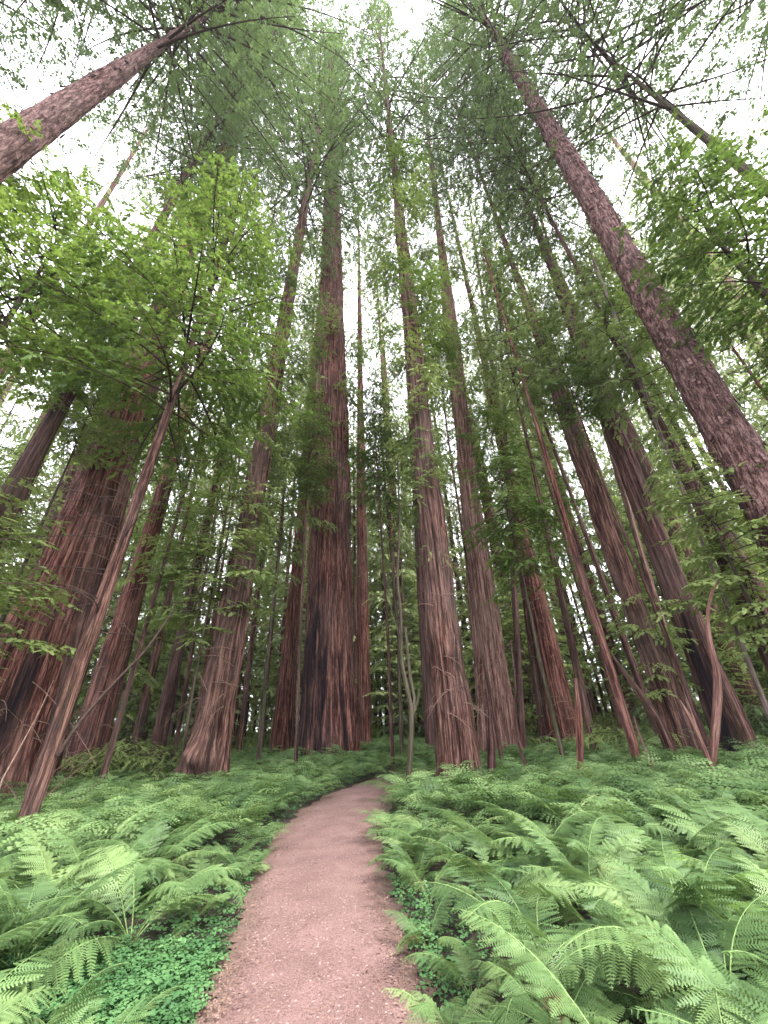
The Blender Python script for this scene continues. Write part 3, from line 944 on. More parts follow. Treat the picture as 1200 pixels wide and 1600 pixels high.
# ------------------------------------------------------------------ young leaning tree at the left with the bright crown
def leaning_tree():
    pts = [(48, 1262, 30), (98, 1150, 29), (150, 1040, 27), (205, 850, 20), (258, 670, 15), (312, 500, 9)]
    base, A, s, r, Ht = solve(pts, 9.2, 19)
    g = np.array([base[0], base[1], 0.0])
    rt = root('young_redwood_tree', g, 'young leaning redwood with wide bright green crown and bare lower trunk, at the left', 'tree')
    rel = base - g
    me = trunk_mesh('trunk', rel + np.outer(s, A), r, BARK['brown'], 91, 96, 200, flare=0.15, depth=0.014, groove=0.05, vlen=1.2, lobes=0.05, power=1.1)
    link('trunk', me, rt)
    rng = np.random.default_rng(8)
    mb = MB()
    z_lo = 9.0
    ga = 0
    n = 96
    for i in range(n):
        t = (i + rng.uniform()) / n
        z = z_lo + (Ht + 1.0 - z_lo) * t
        ga += 2.399 + rng.normal(0, 0.4)
        Lb = (4.9 * (1 - 0.70 * t) * rng.uniform(0.6, 1.12)) * min(1, 0.72 + t)
        o = rel + A * min(z, Ht - 0.1)
        grow_branch(mb, rng, o, (math.cos(ga), math.sin(ga), 0), Lb, 0.10 + 0.55 * t + rng.normal(0, 0.1), 0.25 + 0.1 * rng.uniform(), TM_NEAR, 0.20, 0.165, 1.0,
                    0.012 + 0.008 * Lb, start=0.30, thin_wood=True, side_drop=0.2, tint0=0.0 + 0.25 * t)
    link('crown', mb.mesh('bright_crown', [LEAF['bright'], TWIG]), rt)
    # bare dead limbs below the crown
    mb = MB()
    for i in range(26):
        z = rng.uniform(3.5, 10)
        a = rng.uniform(0, 6.28)
        Lb = rng.uniform(0.8, 2.6)
        ss = np.linspace(0, 1, 8)
        d = np.array([math.cos(a), math.sin(a), rng.uniform(-0.1, 0.4)])
        P = rel + A * z + Lb * (ss[:, None] * d + (ss ** 2)[:, None] * np.array([rng.normal(0, .2), rng.normal(0, .2), rng.uniform(-0.5, 0.1)]))
        tube(mb, P, 0.012 * (1 - 0.8 * ss) + 0.002, 4, 0)
        for q in range(3):
            k = rng.integers(3, 7)
            d2 = unit(d + rng.normal(0, 0.8, 3))
            tube(mb, P[k] + np.outer(np.linspace(0, 1, 4) * rng.uniform(0.3, 0.8), d2), 0.004, 3, 0)
    link('dead_branches', mb.mesh('dead_branches', [TWIG]), rt)
    # the long thin bough that leaves the trunk low on the right
    mb = MB()
    o3 = atdist(100, 1175, 9.0)
    P = [atdist(90, 1180, 9.1), atdist(130, 1120, 9.0), atdist(185, 1060, 8.9), atdist(225, 1020, 8.8), atdist(250, 985, 8.8), atdist(272, 952, 8.8), atdist(270, 925, 8.8)]
    P = np.array(P) - g
    tt = np.linspace(0, 6, 25)
    P = np.stack([np.interp(tt, np.arange(7), P[:, i]) for i in range(3)], 1)
    for _ in range(2):
        P[1:-1] = .25 * P[:-2] + .5 * P[1:-1] + .25 * P[2:]
    tube(mb, P, np.linspace(0.036, 0.006, 25), 7, 0)
    link('bough', mb.mesh('bough', [TWIG], True), rt)
    TREES.append((proj(g + [0, 0, 1])[0], 'young leaning redwood', 9.2))


leaning_tree()


# young trees whose crowns show between the trunks
def young_tree(label, px, py, D, H, key, spread=1.0, bark='mossy', r=0.07, name='understory_tree', group=None, lean=0.0, zlow=None, seed=0, reg=None, tmpl_h=12.0):
    """px,py: a point of the trunk seen at distance D"""
    P = atdist(px, py, D)
    rng = np.random.default_rng(seed + 500)
    g = np.array([P[0], P[1], float(gz(P[0], P[1]))])
    rt = root(name, g, label, 'tree', group)
    ang = rng.uniform(0, 6.28)
    A = unit([math.cos(ang) * lean, math.sin(ang) * lean, 1])
    zs = np.array([0, 0.25, 0.5, 0.75, 1.0]) * H
    pts = np.outer(zs, A) + np.c_[rng.normal(0, 0.08, (5, 2)), np.zeros(5)]
    pts[0] = [0, 0, -0.1]
    link('trunk', trunk_mesh('trunk', pts, np.array([r, r * .8, r * .6, r * .35, 0.008]), BARK[bark], seed + 300, 20, 50, flare=0.2, depth=0.006, groove=0.08, lobes=0.08), rt)
    z0 = 0 if zlow is None else zlow
    me = YOUNG[key] if isinstance(key, str) else key
    put_crown(rt, me, A * z0, A, tmpl_h, H - z0 + 0.4, spread, seed * 1.1)
    return rt


NEARY = {
    'n0': young_crown(31, H=12, n=64, Lmax=2.7, leaf='bright', tm=TM_NEAR, tw=0.17, sp=0.15, sc=1.05),
    'n1': young_crown(32, H=12, n=56, Lmax=3.2, leaf='mid', tm=TM_NEAR, tw=0.18, sp=0.16, sc=1.1),
}
young_tree('bright leafy young tree between the path-side redwood and the thin leaning stem', 775, 720, 14, 13.5, NEARY['n0'], 0.85, zlow=4.0, seed=1)
young_tree('young leafy tree in front of the charred giant, its foliage crossing the giant\'s middle', 492, 640, 16, 17.5, NEARY['n0'], 0.55, zlow=9.5, seed=2, bark='dark')
young_tree('small bright-leaved tree whose top crosses the path-side redwood high up', 668, 470, 14.5, 25, NEARY['n0'], 0.5, zlow=14, seed=15, bark='dark')
young_tree('bright slender tree between the charred giant and the path-side redwood', 590, 700, 16, 20, NEARY['n0'], 0.55, zlow=9, seed=16, bark='dark')
young_tree('bright slender tree in front of the left pair trunk, leaves at mid height', 905, 640, 14.5, 18, NEARY['n0'], 0.55, zlow=10, seed=17, bark='dark')
young_tree('rounded bright tree filling the right edge below the mossy upper trunk', 1215, 470, 12, 18, NEARY['n0'], 1.15, zlow=7.5, seed=3, r=0.16)
young_tree('green young tree between the slim dark redwood and the burl-footed redwood', 335, 900, 15, 11, NEARY['n1'], 0.9, zlow=3.0, seed=4)
young_tree('small leafy tree left of the huge red redwood at the left edge', -75, 900, 12, 7, NEARY['n1'], 0.8, zlow=1.0, seed=5)
young_tree('young tree whose dark sprays hang in front of the huge red redwood', 118, 700, 13.5, 12.5, NEARY['n1'], 0.5, zlow=8.5, seed=6)
young_tree('tall leafy tree whose crown fills the left edge beneath the upper-left purplish trunk', 10, 500, 11, 17, NEARY['n0'], 1.3, zlow=8.5, seed=7, r=0.14)
young_tree('dark leafy tree between the flaky trunk and the right one of the right pair', 1000, 560, 17, 26, NEARY['n1'], 1.0, zlow=11, seed=8, r=0.15)
young_tree('leafy tree between the two right pair trunks and the pale ribbed redwood', 890, 640, 18, 25, NEARY['n1'], 0.9, zlow=12, seed=9, r=0.14)
young_tree('leafy tree behind the path-side redwood, on its left', 600, 700, 19, 22, NEARY['n1'], 0.8, zlow=8, seed=12, r=0.1)
young_tree('leafy tree between the burl-footed redwood and the charred giant', 440, 800, 18, 19, NEARY['n1'], 0.8, zlow=5, seed=13, r=0.1)
young_tree('leafy tree at the right edge beyond the spear-shaped broken stem', 1215, 1000, 13, 8, NEARY['n1'], 0.7, zlow=1.5, seed=14)


# crooked stems, broken stems
def px_stem(name, label, pts, D, bark, cat='tree', limbs=(), leaf=None, seed=0, N=20, tags=None):
    """a crooked stem: pts (px, py, width px) from the ground up, all at about distance D"""
    P = [atdist(pts[0][0], pts[0][1], D)]
    for (x, y, w) in pts[1:]:
        P.append(above(x, y, P[0]))
    P = np.array(P)
    g = np.array([P[0][0], P[0][1], float(gz(P[0][0], P[0][1]))])
    zc = -(RM.T @ (P - EYEP).T)[2]
    R = np.array([p[2] for p in pts]) * zc / (2 * FPX)
    P = np.vstack([[g[0], g[1], g[2] - 0.15], P])
    R = np.r_[R[0] * 1.15, R]
    rt = root(name, g, label, cat)
    tt = np.linspace(0, len(P) - 1, (len(P) - 1) * 6 + 1)
    Pd = np.stack([np.interp(tt, np.arange(len(P)), P[:, i]) for i in range(3)], 1)
    Rd = np.interp(tt, np.arange(len(P)), R)
    for _ in range(3):
        Pd[1:-1] = .25 * Pd[:-2] + .5 * Pd[1:-1] + .25 * Pd[2:]
    link('trunk', trunk_mesh('trunk', Pd - g, Rd, BARK[bark], seed + 400, N, 90, flare=0.12, depth=0.006, groove=0.06, vlen=0.6, lobes=0.12, power=1.0), rt)
    for lb in limbs:
        Q = np.array([above(x, y, P[1]) for (x, y, w) in lb]) - g
        zc2 = -(RM.T @ (Q + g - EYEP).T)[2]
        rq = np.array([p[2] for p in lb]) * zc2 / (2 * FPX)
        tt = np.linspace(0, len(Q) - 1, (len(Q) - 1) * 5 + 1)
        Qd = np.stack([np.interp(tt, np.arange(len(Q)), Q[:, i]) for i in range(3)], 1)
        rd = np.interp(tt, np.arange(len(Q)), rq)
        mb = MB()
        tube(mb, Qd, rd, 8, 0)
        link('limb', mb.mesh('limb', [BARK[bark]], True), rt)
    return rt, P - g


rt, P = px_stem('alder_tree', 'slender crooked mossy tree with forked trunk at the right edge of the path',
                [(636, 1238, 8.5), (641, 1180, 8), (644, 1110, 7), (636, 1075, 6.5), (626, 1030, 5.5), (627, 960, 5), (620, 900, 4), (625, 820, 3.2), (621, 720, 2)], 11.2, 'mossy',
                limbs=[[(643, 1112, 6), (648, 1092, 5), (641, 1060, 5), (637, 1020, 4.5), (634, 980, 4)],
                       [(644, 1120, 5), (652, 1098, 5), (655, 1080, 4)], [(628, 1000, 2), (612, 960, 1.6), (607, 900, 1.4), (618, 862, 1)]], seed=1)
rg = np.random.default_rng(77)
mb = MB()
for i in range(16):
    o = P[-1] * (0.45 + 0.55 * rg.uniform()) + rg.normal(0, 0.05, 3)
    a = rg.uniform(0, 6.28)
    grow_branch(mb, rg, o, (math.cos(a), math.sin(a), 0), rg.uniform(0.5, 1.5), 0.3, 0.2, TM_FINE, 0.35, 0.3, 0.8, 0.008, thin_wood=True)
link('crown', mb.mesh('alder_crown', [LEAF['mid'], TWIG]), rt)

px_stem('broken_stem', 'bare S-curved broken pink stem standing in ferns in front of the right pair',
        [(1110, 1218, 10), (1117, 1150, 12), (1122, 1085, 12), (1120, 1045, 9), (1108, 1000, 7), (1105, 965, 5), (1110, 930, 4), (1123, 906, 2)], 10.5, 'bare', 'dead tree', seed=2)
px_stem('broken_stem', 'short sharp leaning spear of broken wood touching the S-curved stem from its left',
        [(1106, 1185, 7), (1092, 1150, 6), (1075, 1115, 5), (1062, 1094, 2)], 10.4, 'bare', 'dead tree', seed=3)
px_stem('broken_stem', 'straight broken reddish post standing alone in the ferns right of the path',
        [(908, 1238, 10), (907, 1190, 10), (905, 1140, 11), (903, 1100, 9), (899, 1060, 5)], 10.2, 'red', 'dead tree', seed=4)
px_stem('broken_stem', 'dark mossy stump post at the foot of the path-side redwood, on its right',
        [(768, 1205, 12), (768, 1165, 11), (766, 1120, 7), (764, 1085, 3)], 12.2, 'dark', 'dead tree', seed=5)
px_stem('leaning_log', 'rough brown log propped at a slant behind the thin leaning stem',
        [(1046, 1168, 17), (1028, 1125, 14), (1000, 1085, 11), (975, 1050, 7), (958, 1026, 4)], 15.0, 'brown', 'log', seed=8)
px_stem('dead_sapling', 'thin dead sapling bending left beside the post at the path-side redwood',
        [(822, 1196, 5), (810, 1165, 4), (803, 1130, 4), (806, 1070, 3), (798, 1000, 2)], 12.5, 'dark', 'dead tree', seed=6)
px_stem('dead_sapling', 'short dead leaning sapling between the thin leaning stem and the spear-shaped stem',
        [(1022, 1205, 6), (1012, 1180, 5), (1000, 1150, 4), (990, 1120, 2)], 11.5, 'dark', 'dead tree', seed=7)

# ------------------------------------------------------------------ background trees
NAMED = sorted([t for t in TREES], key=lambda t: t[0])


def gap_text(x):
    L = [t for t in NAMED if t[0] < x - 2]
    R = [t for t in NAMED if t[0] > x + 2]
    if not L: return 'left of the ' + R[0][1]
    if not R: return 'right of the ' + L[-1][1]
    return 'between the %s and the %s' % (L[-1][1], R[0][1])


BASES = [np.array(o.location[:2]) for o in COL.objects if o.parent is None and o.get('category') == 'tree']
rng = np.random.default_rng(2024)


def free(x, y, rad):
    if path_dist(x, y) < 1.0 + rad * 0.6: return False
    return all((p[0] - x) ** 2 + (p[1] - y) ** 2 > rad ** 2 for p in BASES)


# trunks shared between background redwoods
BG = []
for k in range(5):
    zs = np.array([0, 0.05, 0.3, 0.6, 1.0]) * 60
    BG.append(trunk_mesh('trunk', np.c_[np.zeros(5), np.zeros(5), zs - 0.3], np.array([0.62, 0.52, 0.42, 0.28, 0.04]), BARK[['red', 'brown', 'dark', 'pale', 'brown'][k]], 600 + k,
                         64, 90, flare=0.3, depth=0.035, groove=0.14, lobes=0.2))
YT = []
for k in range(4):
    zs = np.array([0, 0.25, 0.5, 0.75, 1.0]) * 12
    r2 = np.random.default_rng(k)
    YT.append(trunk_mesh('trunk', np.c_[np.r_[0, r2.normal(0, 0.12, 4)], np.r_[0, r2.normal(0, 0.12, 4)], zs - 0.1], np.array([0.09, 0.07, 0.055, 0.03, 0.008]),
                         BARK[['grey', 'dark', 'mossy', 'brown'][k]], 650 + k, 16, 50, flare=0.2, depth=0.006, groove=0.08))

print('POLYS', {k: len(m.polygons) for k, m in list(CROWN.items()) + list(YOUNG.items()) + list(NEARY.items())}, sum(len(m.polygons) for m in bpy.data.meshes))
n_done = 0
tries = 0
lab_used = {}
while n_done < 80 and tries < 8000:
    tries += 1
    D = math.sqrt(rng.uniform(27 ** 2, 72 ** 2))
    az = math.radians(rng.uniform(-60, 60))
    x, y = D * math.sin(az), D * math.cos(az)
    if not free(x, y, 2.6): continue
    BASES.append(np.array([x, y]))
    px = proj((x, y, 2.0))[0]
    k = rng.integers(0, 5)
    sc_ = rng.uniform(0.45, 1.25)
    hz = rng.uniform(0.7, 1.45)
    kind = ['reddish', 'brown', 'dark', 'pale', 'brown'][k]
    lab = '%s %s %s redwood %s' % ('thick' if sc_ > 0.85 else 'thin', 'distant' if D > 46 else 'background', kind, gap_text(px))
    rt = root('redwood_tree', (x, y, 0), lab, 'tree', 'background redwoods')
    t = link('trunk', BG[k], rt)
    t.scale = (sc_, sc_, hz)
    t.rotation_euler[2] = rng.uniform(0, 6.28)
    cf = rng.uniform(0.35, 0.6)
    Ht = 60 * hz
    key = ['f0', 'f1', 'f0', 'f1', 'tb'][rng.integers(0, 5)]
    put_crown(rt, CROWN[key], (0, 0, Ht * cf), (0, 0, 1), 40 if key[0] == 't' else 30, Ht * (1 - cf), rng.uniform(0.8, 1.25), rng.uniform(0, 6.28))
    n_done += 1

n_done = 0
tries = 0
while n_done < 160 and tries < 20000:
    tries += 1
    D = math.sqrt(rng.uniform(20 ** 2, 58 ** 2))
    az = math.radians(rng.uniform(-56, 56))
    x, y = D * math.sin(az), D * math.cos(az)
    if not free(x, y, 1.7): continue
    if D < 26 and abs(az) < math.radians(9): continue
    BASES.append(np.array([x, y]))
    px = proj((x, y, 2.0))[0]
    k = rng.integers(0, 4)
    H = rng.uniform(6, 17) * (1.5 if D > 30 else 0.95)
    size = 'small' if H < 9 else 'tall'
    key = ['y0', 'y1', 'y2', 'y3', 'y4'][rng.integers(0, 3) if D < 28 else rng.integers(1, 5)]
    tone = 'pale green' if key in ('y3', 'y4') else 'green'
    depth_ = 'front' if D < 28 else 'rear' if D > 42 else 'mid-depth'
    rt = root('understory_tree', (x, y, 0), '%s %s %s understory tree %s' % (size, tone, depth_, gap_text(px)), 'tree', 'understory trees')
    t = link('trunk', YT[k], rt)
    t.scale = (H / 12, H / 12, H / 12)
    put_crown(rt, YOUNG[key], (0, 0, 0), (0, 0, 1), 12, H, rng.uniform(0.8, 1.3) * (H / 12) ** 0.5, rng.uniform(0, 6.28))
    n_done += 1

# slim distant trees filling the depth
n_done = 0
tries = 0
while n_done < 80 and tries < 20000:
    tries += 1
    D = math.sqrt(rng.uniform(25 ** 2, 60 ** 2))
    az = math.radians(rng.uniform(-55, 55))
    x, y = D * math.sin(az), D * math.cos(az)
    if not free(x, y, 1.5): continue
    BASES.append(np.array([x, y]))
    px = proj((x, y, 2.0))[0]
    k = rng.integers(0, 5)
    hz = rng.uniform(0.42, 0.75)
    rt = root('slender_tree', (x, y, 0), 'slim %s %s tree %s' % (['background', 'distant'][int(D > 42)], ['reddish', 'brown', 'dark', 'pale', 'brown'][k], gap_text(px)), 'tree', 'slim background trees')
    t = link('trunk', BG[k], rt)
    w_ = rng.uniform(0.22, 0.38)
    t.scale = (w_, w_, hz)
    Ht = 60 * hz
    cf = rng.uniform(0.2, 0.45)
    put_crown(rt, YOUNG[['y3', 'y4', 'y1'][rng.integers(0, 3)]], (0, 0, Ht * cf), (0, 0, 1), 12, Ht * (1 - cf), rng.uniform(0.9, 1.3), rng.uniform(0, 6.28))
    n_done += 1

# the wood beyond, one mass of foliage and undergrowth
def far_wood():
    rng = np.random.default_rng(31)
    mb = MB()
    n = 80000
    az = np.radians(rng.uniform(-66, 66, n))
    D = rng.uniform(48, 88, n)
    z = 26 * rng.uniform(0, 1, n) ** 1.7
    clump = 0.5 + 0.5 * np.sin(az * 60 + np.sin(z * 0.5) * 2) 
    keep = (rng.uniform(0, 1, n) < 0.45 + 0.55 * clump) | (z < 9)
    keep &= z < 16 + 9 * np.sin(az * 23) + rng.uniform(-3, 3, n)
    O = np.c_[D * np.sin(az), D * np.cos(az), z][keep]
    k = len(O)
    X = rng.normal(0, 1, (k, 3)); X[:, 2] = -0.2
    Z = np.array([0, -0.5, 1]) + rng.normal(0, 0.4, (k, 3))
    vi = rng.integers(0, 4, k)
    for j, (tv, tf, tt) in enumerate(TM_FAR):
        w = vi == j
        place(mb, tv, tf, O[w], X[w], Z[w], rng.uniform(1.2, 2.4, w.sum()), 0, rng.uniform(0, 0.5, w.sum()), tt)
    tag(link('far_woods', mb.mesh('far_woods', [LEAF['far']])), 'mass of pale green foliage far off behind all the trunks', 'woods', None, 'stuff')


far_wood()


# low undergrowth (huckleberry and shoots) round the feet of the trees
def shrubs():
    rng = np.random.default_rng(71)
    tms = []
    for k in range(4):
        mb = MB()
        for i in range(30):
            a = rng.uniform(0, 6.28)
            o = np.array([math.cos(a), math.sin(a), 0]) * rng.uniform(0, 0.35) + [0, 0, rng.uniform(0, 0.9)]
            grow_branch(mb, rng, o, (math.cos(a), math.sin(a), 0), rng.uniform(0.5, 1.2), rng.uniform(0.2, 0.9), 0.35, TM_FINE, 0.13, 0.15, 0.85, 0.008, thin_wood=True)
        tms.append(mb.mesh('shrub', [LEAF['mid' if k < 3 else 'dark'], TWIG]))
    n = 0; tries = 0
    while n < 90 and tries < 6000:
        tries += 1
        D = rng.uniform(14, 34)
        az = math.radians(rng.uniform(-54, 54))
        x, y = D * math.sin(az), D * math.cos(az)
        if path_dist(x, y) < 2.2: continue
        if az > math.radians(-26) and az < math.radians(14) and D < 27: continue
        px = proj((x, y, 1))[0]
        near_tree = any((p[0] - x) ** 2 + (p[1] - y) ** 2 < 0.8 for p in BASES)
        if near_tree: continue
        o = link('shrub', tms[rng.integers(0, 4)], None, (x, y, float(gz(x, y))))
        s = rng.uniform(0.7, 1.5)
        o.scale = (s, s, s * rng.uniform(0.8, 1.3))
        o.rotation_euler[2] = rng.uniform(0, 6.28)
        tag(o, 'leafy shrub above the ferns %s' % gap_text(px), 'shrub', 'shrubs among the trunks')
        n += 1


shrubs()


# ------------------------------------------------------------------ ferns
def frond_mesh(name, seed, L=1.0, pairs=24, fine=True, arch=0.5, width=0.24, mats=None):
    """one fern frond in local space: leaves the origin along +x and up, arching over"""
    rng = np.random.default_rng(seed)
    mb = MB()
    frond_into(mb, rng, np.zeros(3), 0.0, L, pairs, fine, arch, width, 62)
    return mb.mesh(name, mats or [LEAF['fern'], STEM])


def frond_into(mb, rng, o, yaw, L, pairs, fine, arch, width, elev, tint=0.2):
    e0 = math.radians(elev)
    n = 28
    s = np.linspace(0, 1, n)
    ang = e0 - (e0 + arch) * s ** 1.15
    ds = L / (n - 1)
    hx = np.r_[0, np.cumsum(np.cos(ang[:-1]) * ds)]
    hz = np.r_[0, np.cumsum(np.sin(ang[:-1]) * ds)]
    bend = 0.10 * L * rng.normal() * s ** 2
    cy, sy = math.cos(yaw), math.sin(yaw)
    f = np.array([cy, sy, 0]); sd = np.array([-sy, cy, 0])
    P = o + hx[:, None] * f + bend[:, None] * sd + hz[:, None] * np.array([0, 0, 1])
    if fine:
        tube(mb, P[::2], np.linspace(0.006, 0.0015, len(P[::2])), 4, 1)
    t0 = 0.20
    i = np.arange(pairs)
    st = t0 + (1 - t0) * (i + 0.5) / pairs
    up3 = np.array([0, 0, 1.0])
    O, X, Z, S = [], [], [], []
    tg = unit(np.gradient(P, axis=0))
    for sgn in (1, -1):
        pp = np.stack([np.interp(st, s, P[:, k]) for k in range(3)], 1)
        tt = np.stack([np.interp(st, s, tg[:, k]) for k in range(3)], 1)
        nn = unit(np.cross(tt, np.tile(sd, (pairs, 1))))
        nn = np.where(nn[:, 2:3] < 0, -nn, nn)
        u = (st - t0) / (1 - t0)
        pl = width * L * (np.clip(u / 0.28, 0.35, 1)) * (1 - u ** 1.6) ** 0.9 + 0.012 * L
        pl = pl * rng.uniform(0.88, 1.08, pairs)
        a = np.radians(68 - 22 * u + rng.normal(0, 7, pairs))
        x = tt * np.cos(a)[:, None] + sgn * sd * np.sin(a)[:, None] - nn * (0.22 + rng.normal(0, 0.07, pairs))[:, None]
        O.append(pp); X.append(x); Z.append(nn + rng.normal(0, 0.22, (pairs, 3))); S.append(pl)
    O = np.concatenate(O); X = np.concatenate(X); Z = np.concatenate(Z); S = np.concatenate(S)
    tv, tf, t2 = PINNA_F if fine else PINNA_C
    place(mb, tv, tf, O, X, Z, S, 0, np.full(len(O), tint) + rng.uniform(-0.12, 0.12, len(O)), t2)


def pinna_template(n, w0):
    """feathery leaflet, length 1 along x: a thin midrib with pinnules either side"""
    V, F, T = [], [], []
    rr = lambda i, sg: 1 + 0.16 * math.sin(i * 12.9898 * sg + n)
    for i in range(n):
        s = (i + 0.3 + 0.12 * math.sin(i * 7.3)) / n
        wl = w0 * (1 - s) ** 0.7 * (0.75 + 0.5 * min(1, s * 6)) + 0.02
        hw = 0.33 / n
        for sg in (1, -1):
            b = len(V)
            V += [(s - hw, 0, 0), (s + hw, 0, 0), (s + hw * 0.8 + wl * 0.40, sg * wl * rr(i, sg), -0.06 * wl - 0.12 * s * s), (s + wl * 0.36 - hw * 0.1, sg * wl * 0.97 * rr(i, sg), -0.06 * wl - 0.12 * s * s)]
            V[b] = (V[b][0], 0, -0.12 * s * s); V[b + 1] = (V[b + 1][0], 0, -0.12 * s * s)
            F.append([b, b + 1, b + 2, b + 3] if sg > 0 else [b + 3, b + 2, b + 1, b])
            T += [0.0, 0.0, 0.14, 0.14]
    b = len(V)
    V += [(0, -0.012, 0.004), (0, 0.012, 0.004), (1.0, 0.006, -0.118), (1.0, -0.006, -0.118)]
    F.append([b, b + 1, b + 2, b + 3]); T += [0.2] * 4
    return np.array(V, float), np.array(F), np.array(T)


PINNA_F = pinna_template(12, 0.115)
PINNA_C = pinna_template(4, 0.115)
FR = [frond_mesh('frond', 900 + k, 1.0, 24, True, [0.35, 0.55, 0.2, 0.75, 0.45, 0.1][k], [0.23, 0.27, 0.21, 0.25, 0.30, 0.24][k]) for k in range(6)]
FRY = [frond_mesh('frond', 940 + k, 1.0, 24, True, [0.4, 0.6][k], 0.25, [LEAF['fern2'], STEM]) for k in range(2)]
FRD = frond_mesh('frond', 960, 0.85, 18, True, 1.1, 0.2, [LEAF['dead'], STEM])
FRC = []   # whole plants, lighter, for farther ferns
for k in range(6):
    r_ = np.random.default_rng(980 + k)
    mb = MB()
    nf = 9
    for j in range(nf):
        frond_into(mb, r_, np.zeros(3) + [0, 0, 0.02], j * 2 * math.pi / nf + r_.normal(0, 0.3), r_.uniform(0.75, 1.15), 19, False, r_.uniform(0.1, 0.7), r_.uniform(0.22, 0.29),
                   r_.uniform(46, 78), r_.uniform(0.0, 0.4))
    FRC.append(mb.mesh('fern', [LEAF['fern'], STEM]))
    
def far_ferns(positions):
    rng = np.random.default_rng(55)
    mb = MB()
    variants = []
    for k in range(6):
        r_ = np.random.default_rng(1200 + k)
        m2 = MB()
        for j in range(8):
            frond_into(m2, r_, np.zeros(3), j * 2 * math.pi / 8 + r_.normal(0, 0.3), r_.uniform(0.8, 1.15), 15, False, r_.uniform(0.2, 0.7), 0.26, r_.uniform(44, 78), r_.uniform(0, 0.4))
        variants.append((np.concatenate(m2.v), np.concatenate(m2.f), np.concatenate(m2.t)))
    pos = np.array(positions)
    vi = rng.integers(0, 6, len(pos))
    for j, (tv, tf, tt) in enumerate(variants):
        w = np.where(vi == j)[0]
        a = rng.uniform(0, 6.28, len(w))
        X = np.c_[np.cos(a), np.sin(a), np.zeros(len(w))]
        Z = np.array([0, 0, 1.0]) + rng.normal(0, 0.08, (len(w), 3))
        place(mb, tv, tf, pos[w], X, Z, rng.uniform(0.75, 1.3, len(w)), 0, rng.uniform(-0.12, 0.2, len(w)), tt)
    tag(link('fern_cover', mb.mesh('fern_cover', [LEAF['fern']])), 'carpet of pale green ferns reaching back between the trunks', 'ferns', None, 'stuff')


def clover_zone(x, y):
    """the clearing in the ferns by the lower left of the path"""
    c = ground(255, 1555)
    return (((x - c[0]) / 0.95) ** 2 + ((y - c[1]) / 0.50) ** 2) < 1


def ferns():
    rng = np.random.default_rng(404)
    P = []
    # jittered grid
    step = 0.53
    for ix in np.arange(-34, 34, step):
        for iy in np.arange(0.6, 36, step):
            x, y = ix + rng.uniform(-.3, .3), iy + rng.uniform(-.3, .3)
            P.append((x, y))
    P = np.array(P)
    d = path_dist(P[:, 0], P[:, 1])
    D = np.hypot(P[:, 0], P[:, 1])
    az = np.degrees(np.arctan2(P[:, 0], P[:, 1]))
    keep = (d > 1.10) & (np.abs(az) < 57) & (D > 1.9)
    keep &= ~clover_zone(P[:, 0], P[:, 1])
    keep &= (P[:, 0] - PB[0]) ** 2 + (P[:, 1] - PB[1]) ** 2 > 1.7
    for b in BASES:
        keep &= (P[:, 0] - b[0]) ** 2 + (P[:, 1] - b[1]) ** 2 > 0.25
    P, D = P[keep], D[keep]
    d = path_dist(P[:, 0], P[:, 1])
    o = np.argsort(D)
    P, D, d = P[o], D[o], d[o]
    Z = gz(P[:, 0], P[:, 1])
    NF, NS = 120, 300
    yc = ground(1075, 1500)
    yb = np.argmin(np.hypot(P[:NF, 0] - yc[0], P[:NF, 1] - yc[1]))
    for i in range(min(NS, len(P))):
        x, y = P[i]
        pr = proj((x, y, 0.5))
        side = 'left' if proj((x, y, 0))[0] < 520 else 'right'
        hs_ = np.clip(0.50 + 0.55 * (d[i] - 1.10), 0.45, 0.92) * rng.uniform(0.85, 1.2)
        edge = 'path-edge' if d[i] < 1.75 else 'inner'
        zone = 'nearest the camera' if pr[1] > 1430 else ('halfway back' if pr[1] > 1290 else 'towards the trunks')
        nm = min(NAMED, key=lambda t: abs(t[0] - pr[0]))[1]
        lab = '%s fern %s of the path, %s, in line with the %s' % (edge, side, zone, nm)
        if i == yb:
            lab = 'single yellow-green fern deep in the bed at the lower right'
        if i < NF:
            rt = root('fern', (x, y, Z[i]), lab, 'fern', None if i == yb else 'ferns beside the path')
            nf = rng.integers(7, 10)
            a0 = rng.uniform(0, 6.28)
            lean = rng.uniform(-0.2, 0.2, 2)
            for j in range(nf):
                me = FR[rng.integers(0, 6)] if i != yb else FRY[j % 2]
                dead = i != yb and rng.uniform() < 0.035
                if dead: me = FRD
                fo = link('frond', me, rt)
                if dead: fo['label'] = 'withered brown frond'
                sc_ = hs_ * rng.uniform(0.7, 1.15)
                fo.scale = (sc_, sc_, sc_ * rng.uniform(0.85, 1.15))
                fo.rotation_euler = (rng.normal(0, 0.18), rng.uniform(-0.30, 0.32), a0 + j * 2 * math.pi / nf + rng.normal(0, 0.25))
        else:
            fo = link('fern', FRC[rng.integers(0, 6)], None, (x, y, Z[i]))
            sc_ = hs_ * rng.uniform(1.0, 1.35)
            fo.scale = (sc_, sc_, sc_)
            fo.rotation_euler = (rng.normal(0, 0.08), rng.normal(0, 0.08), rng.uniform(0, 6.28))
            tag(fo, lab, 'fern', 'ferns beside the path')
    print('FERNS', len(P), 'nearest 300 reach', D[min(NS, len(P)) - 1])
    far_ferns(np.c_[P[NS:], Z[NS:]])


ferns()


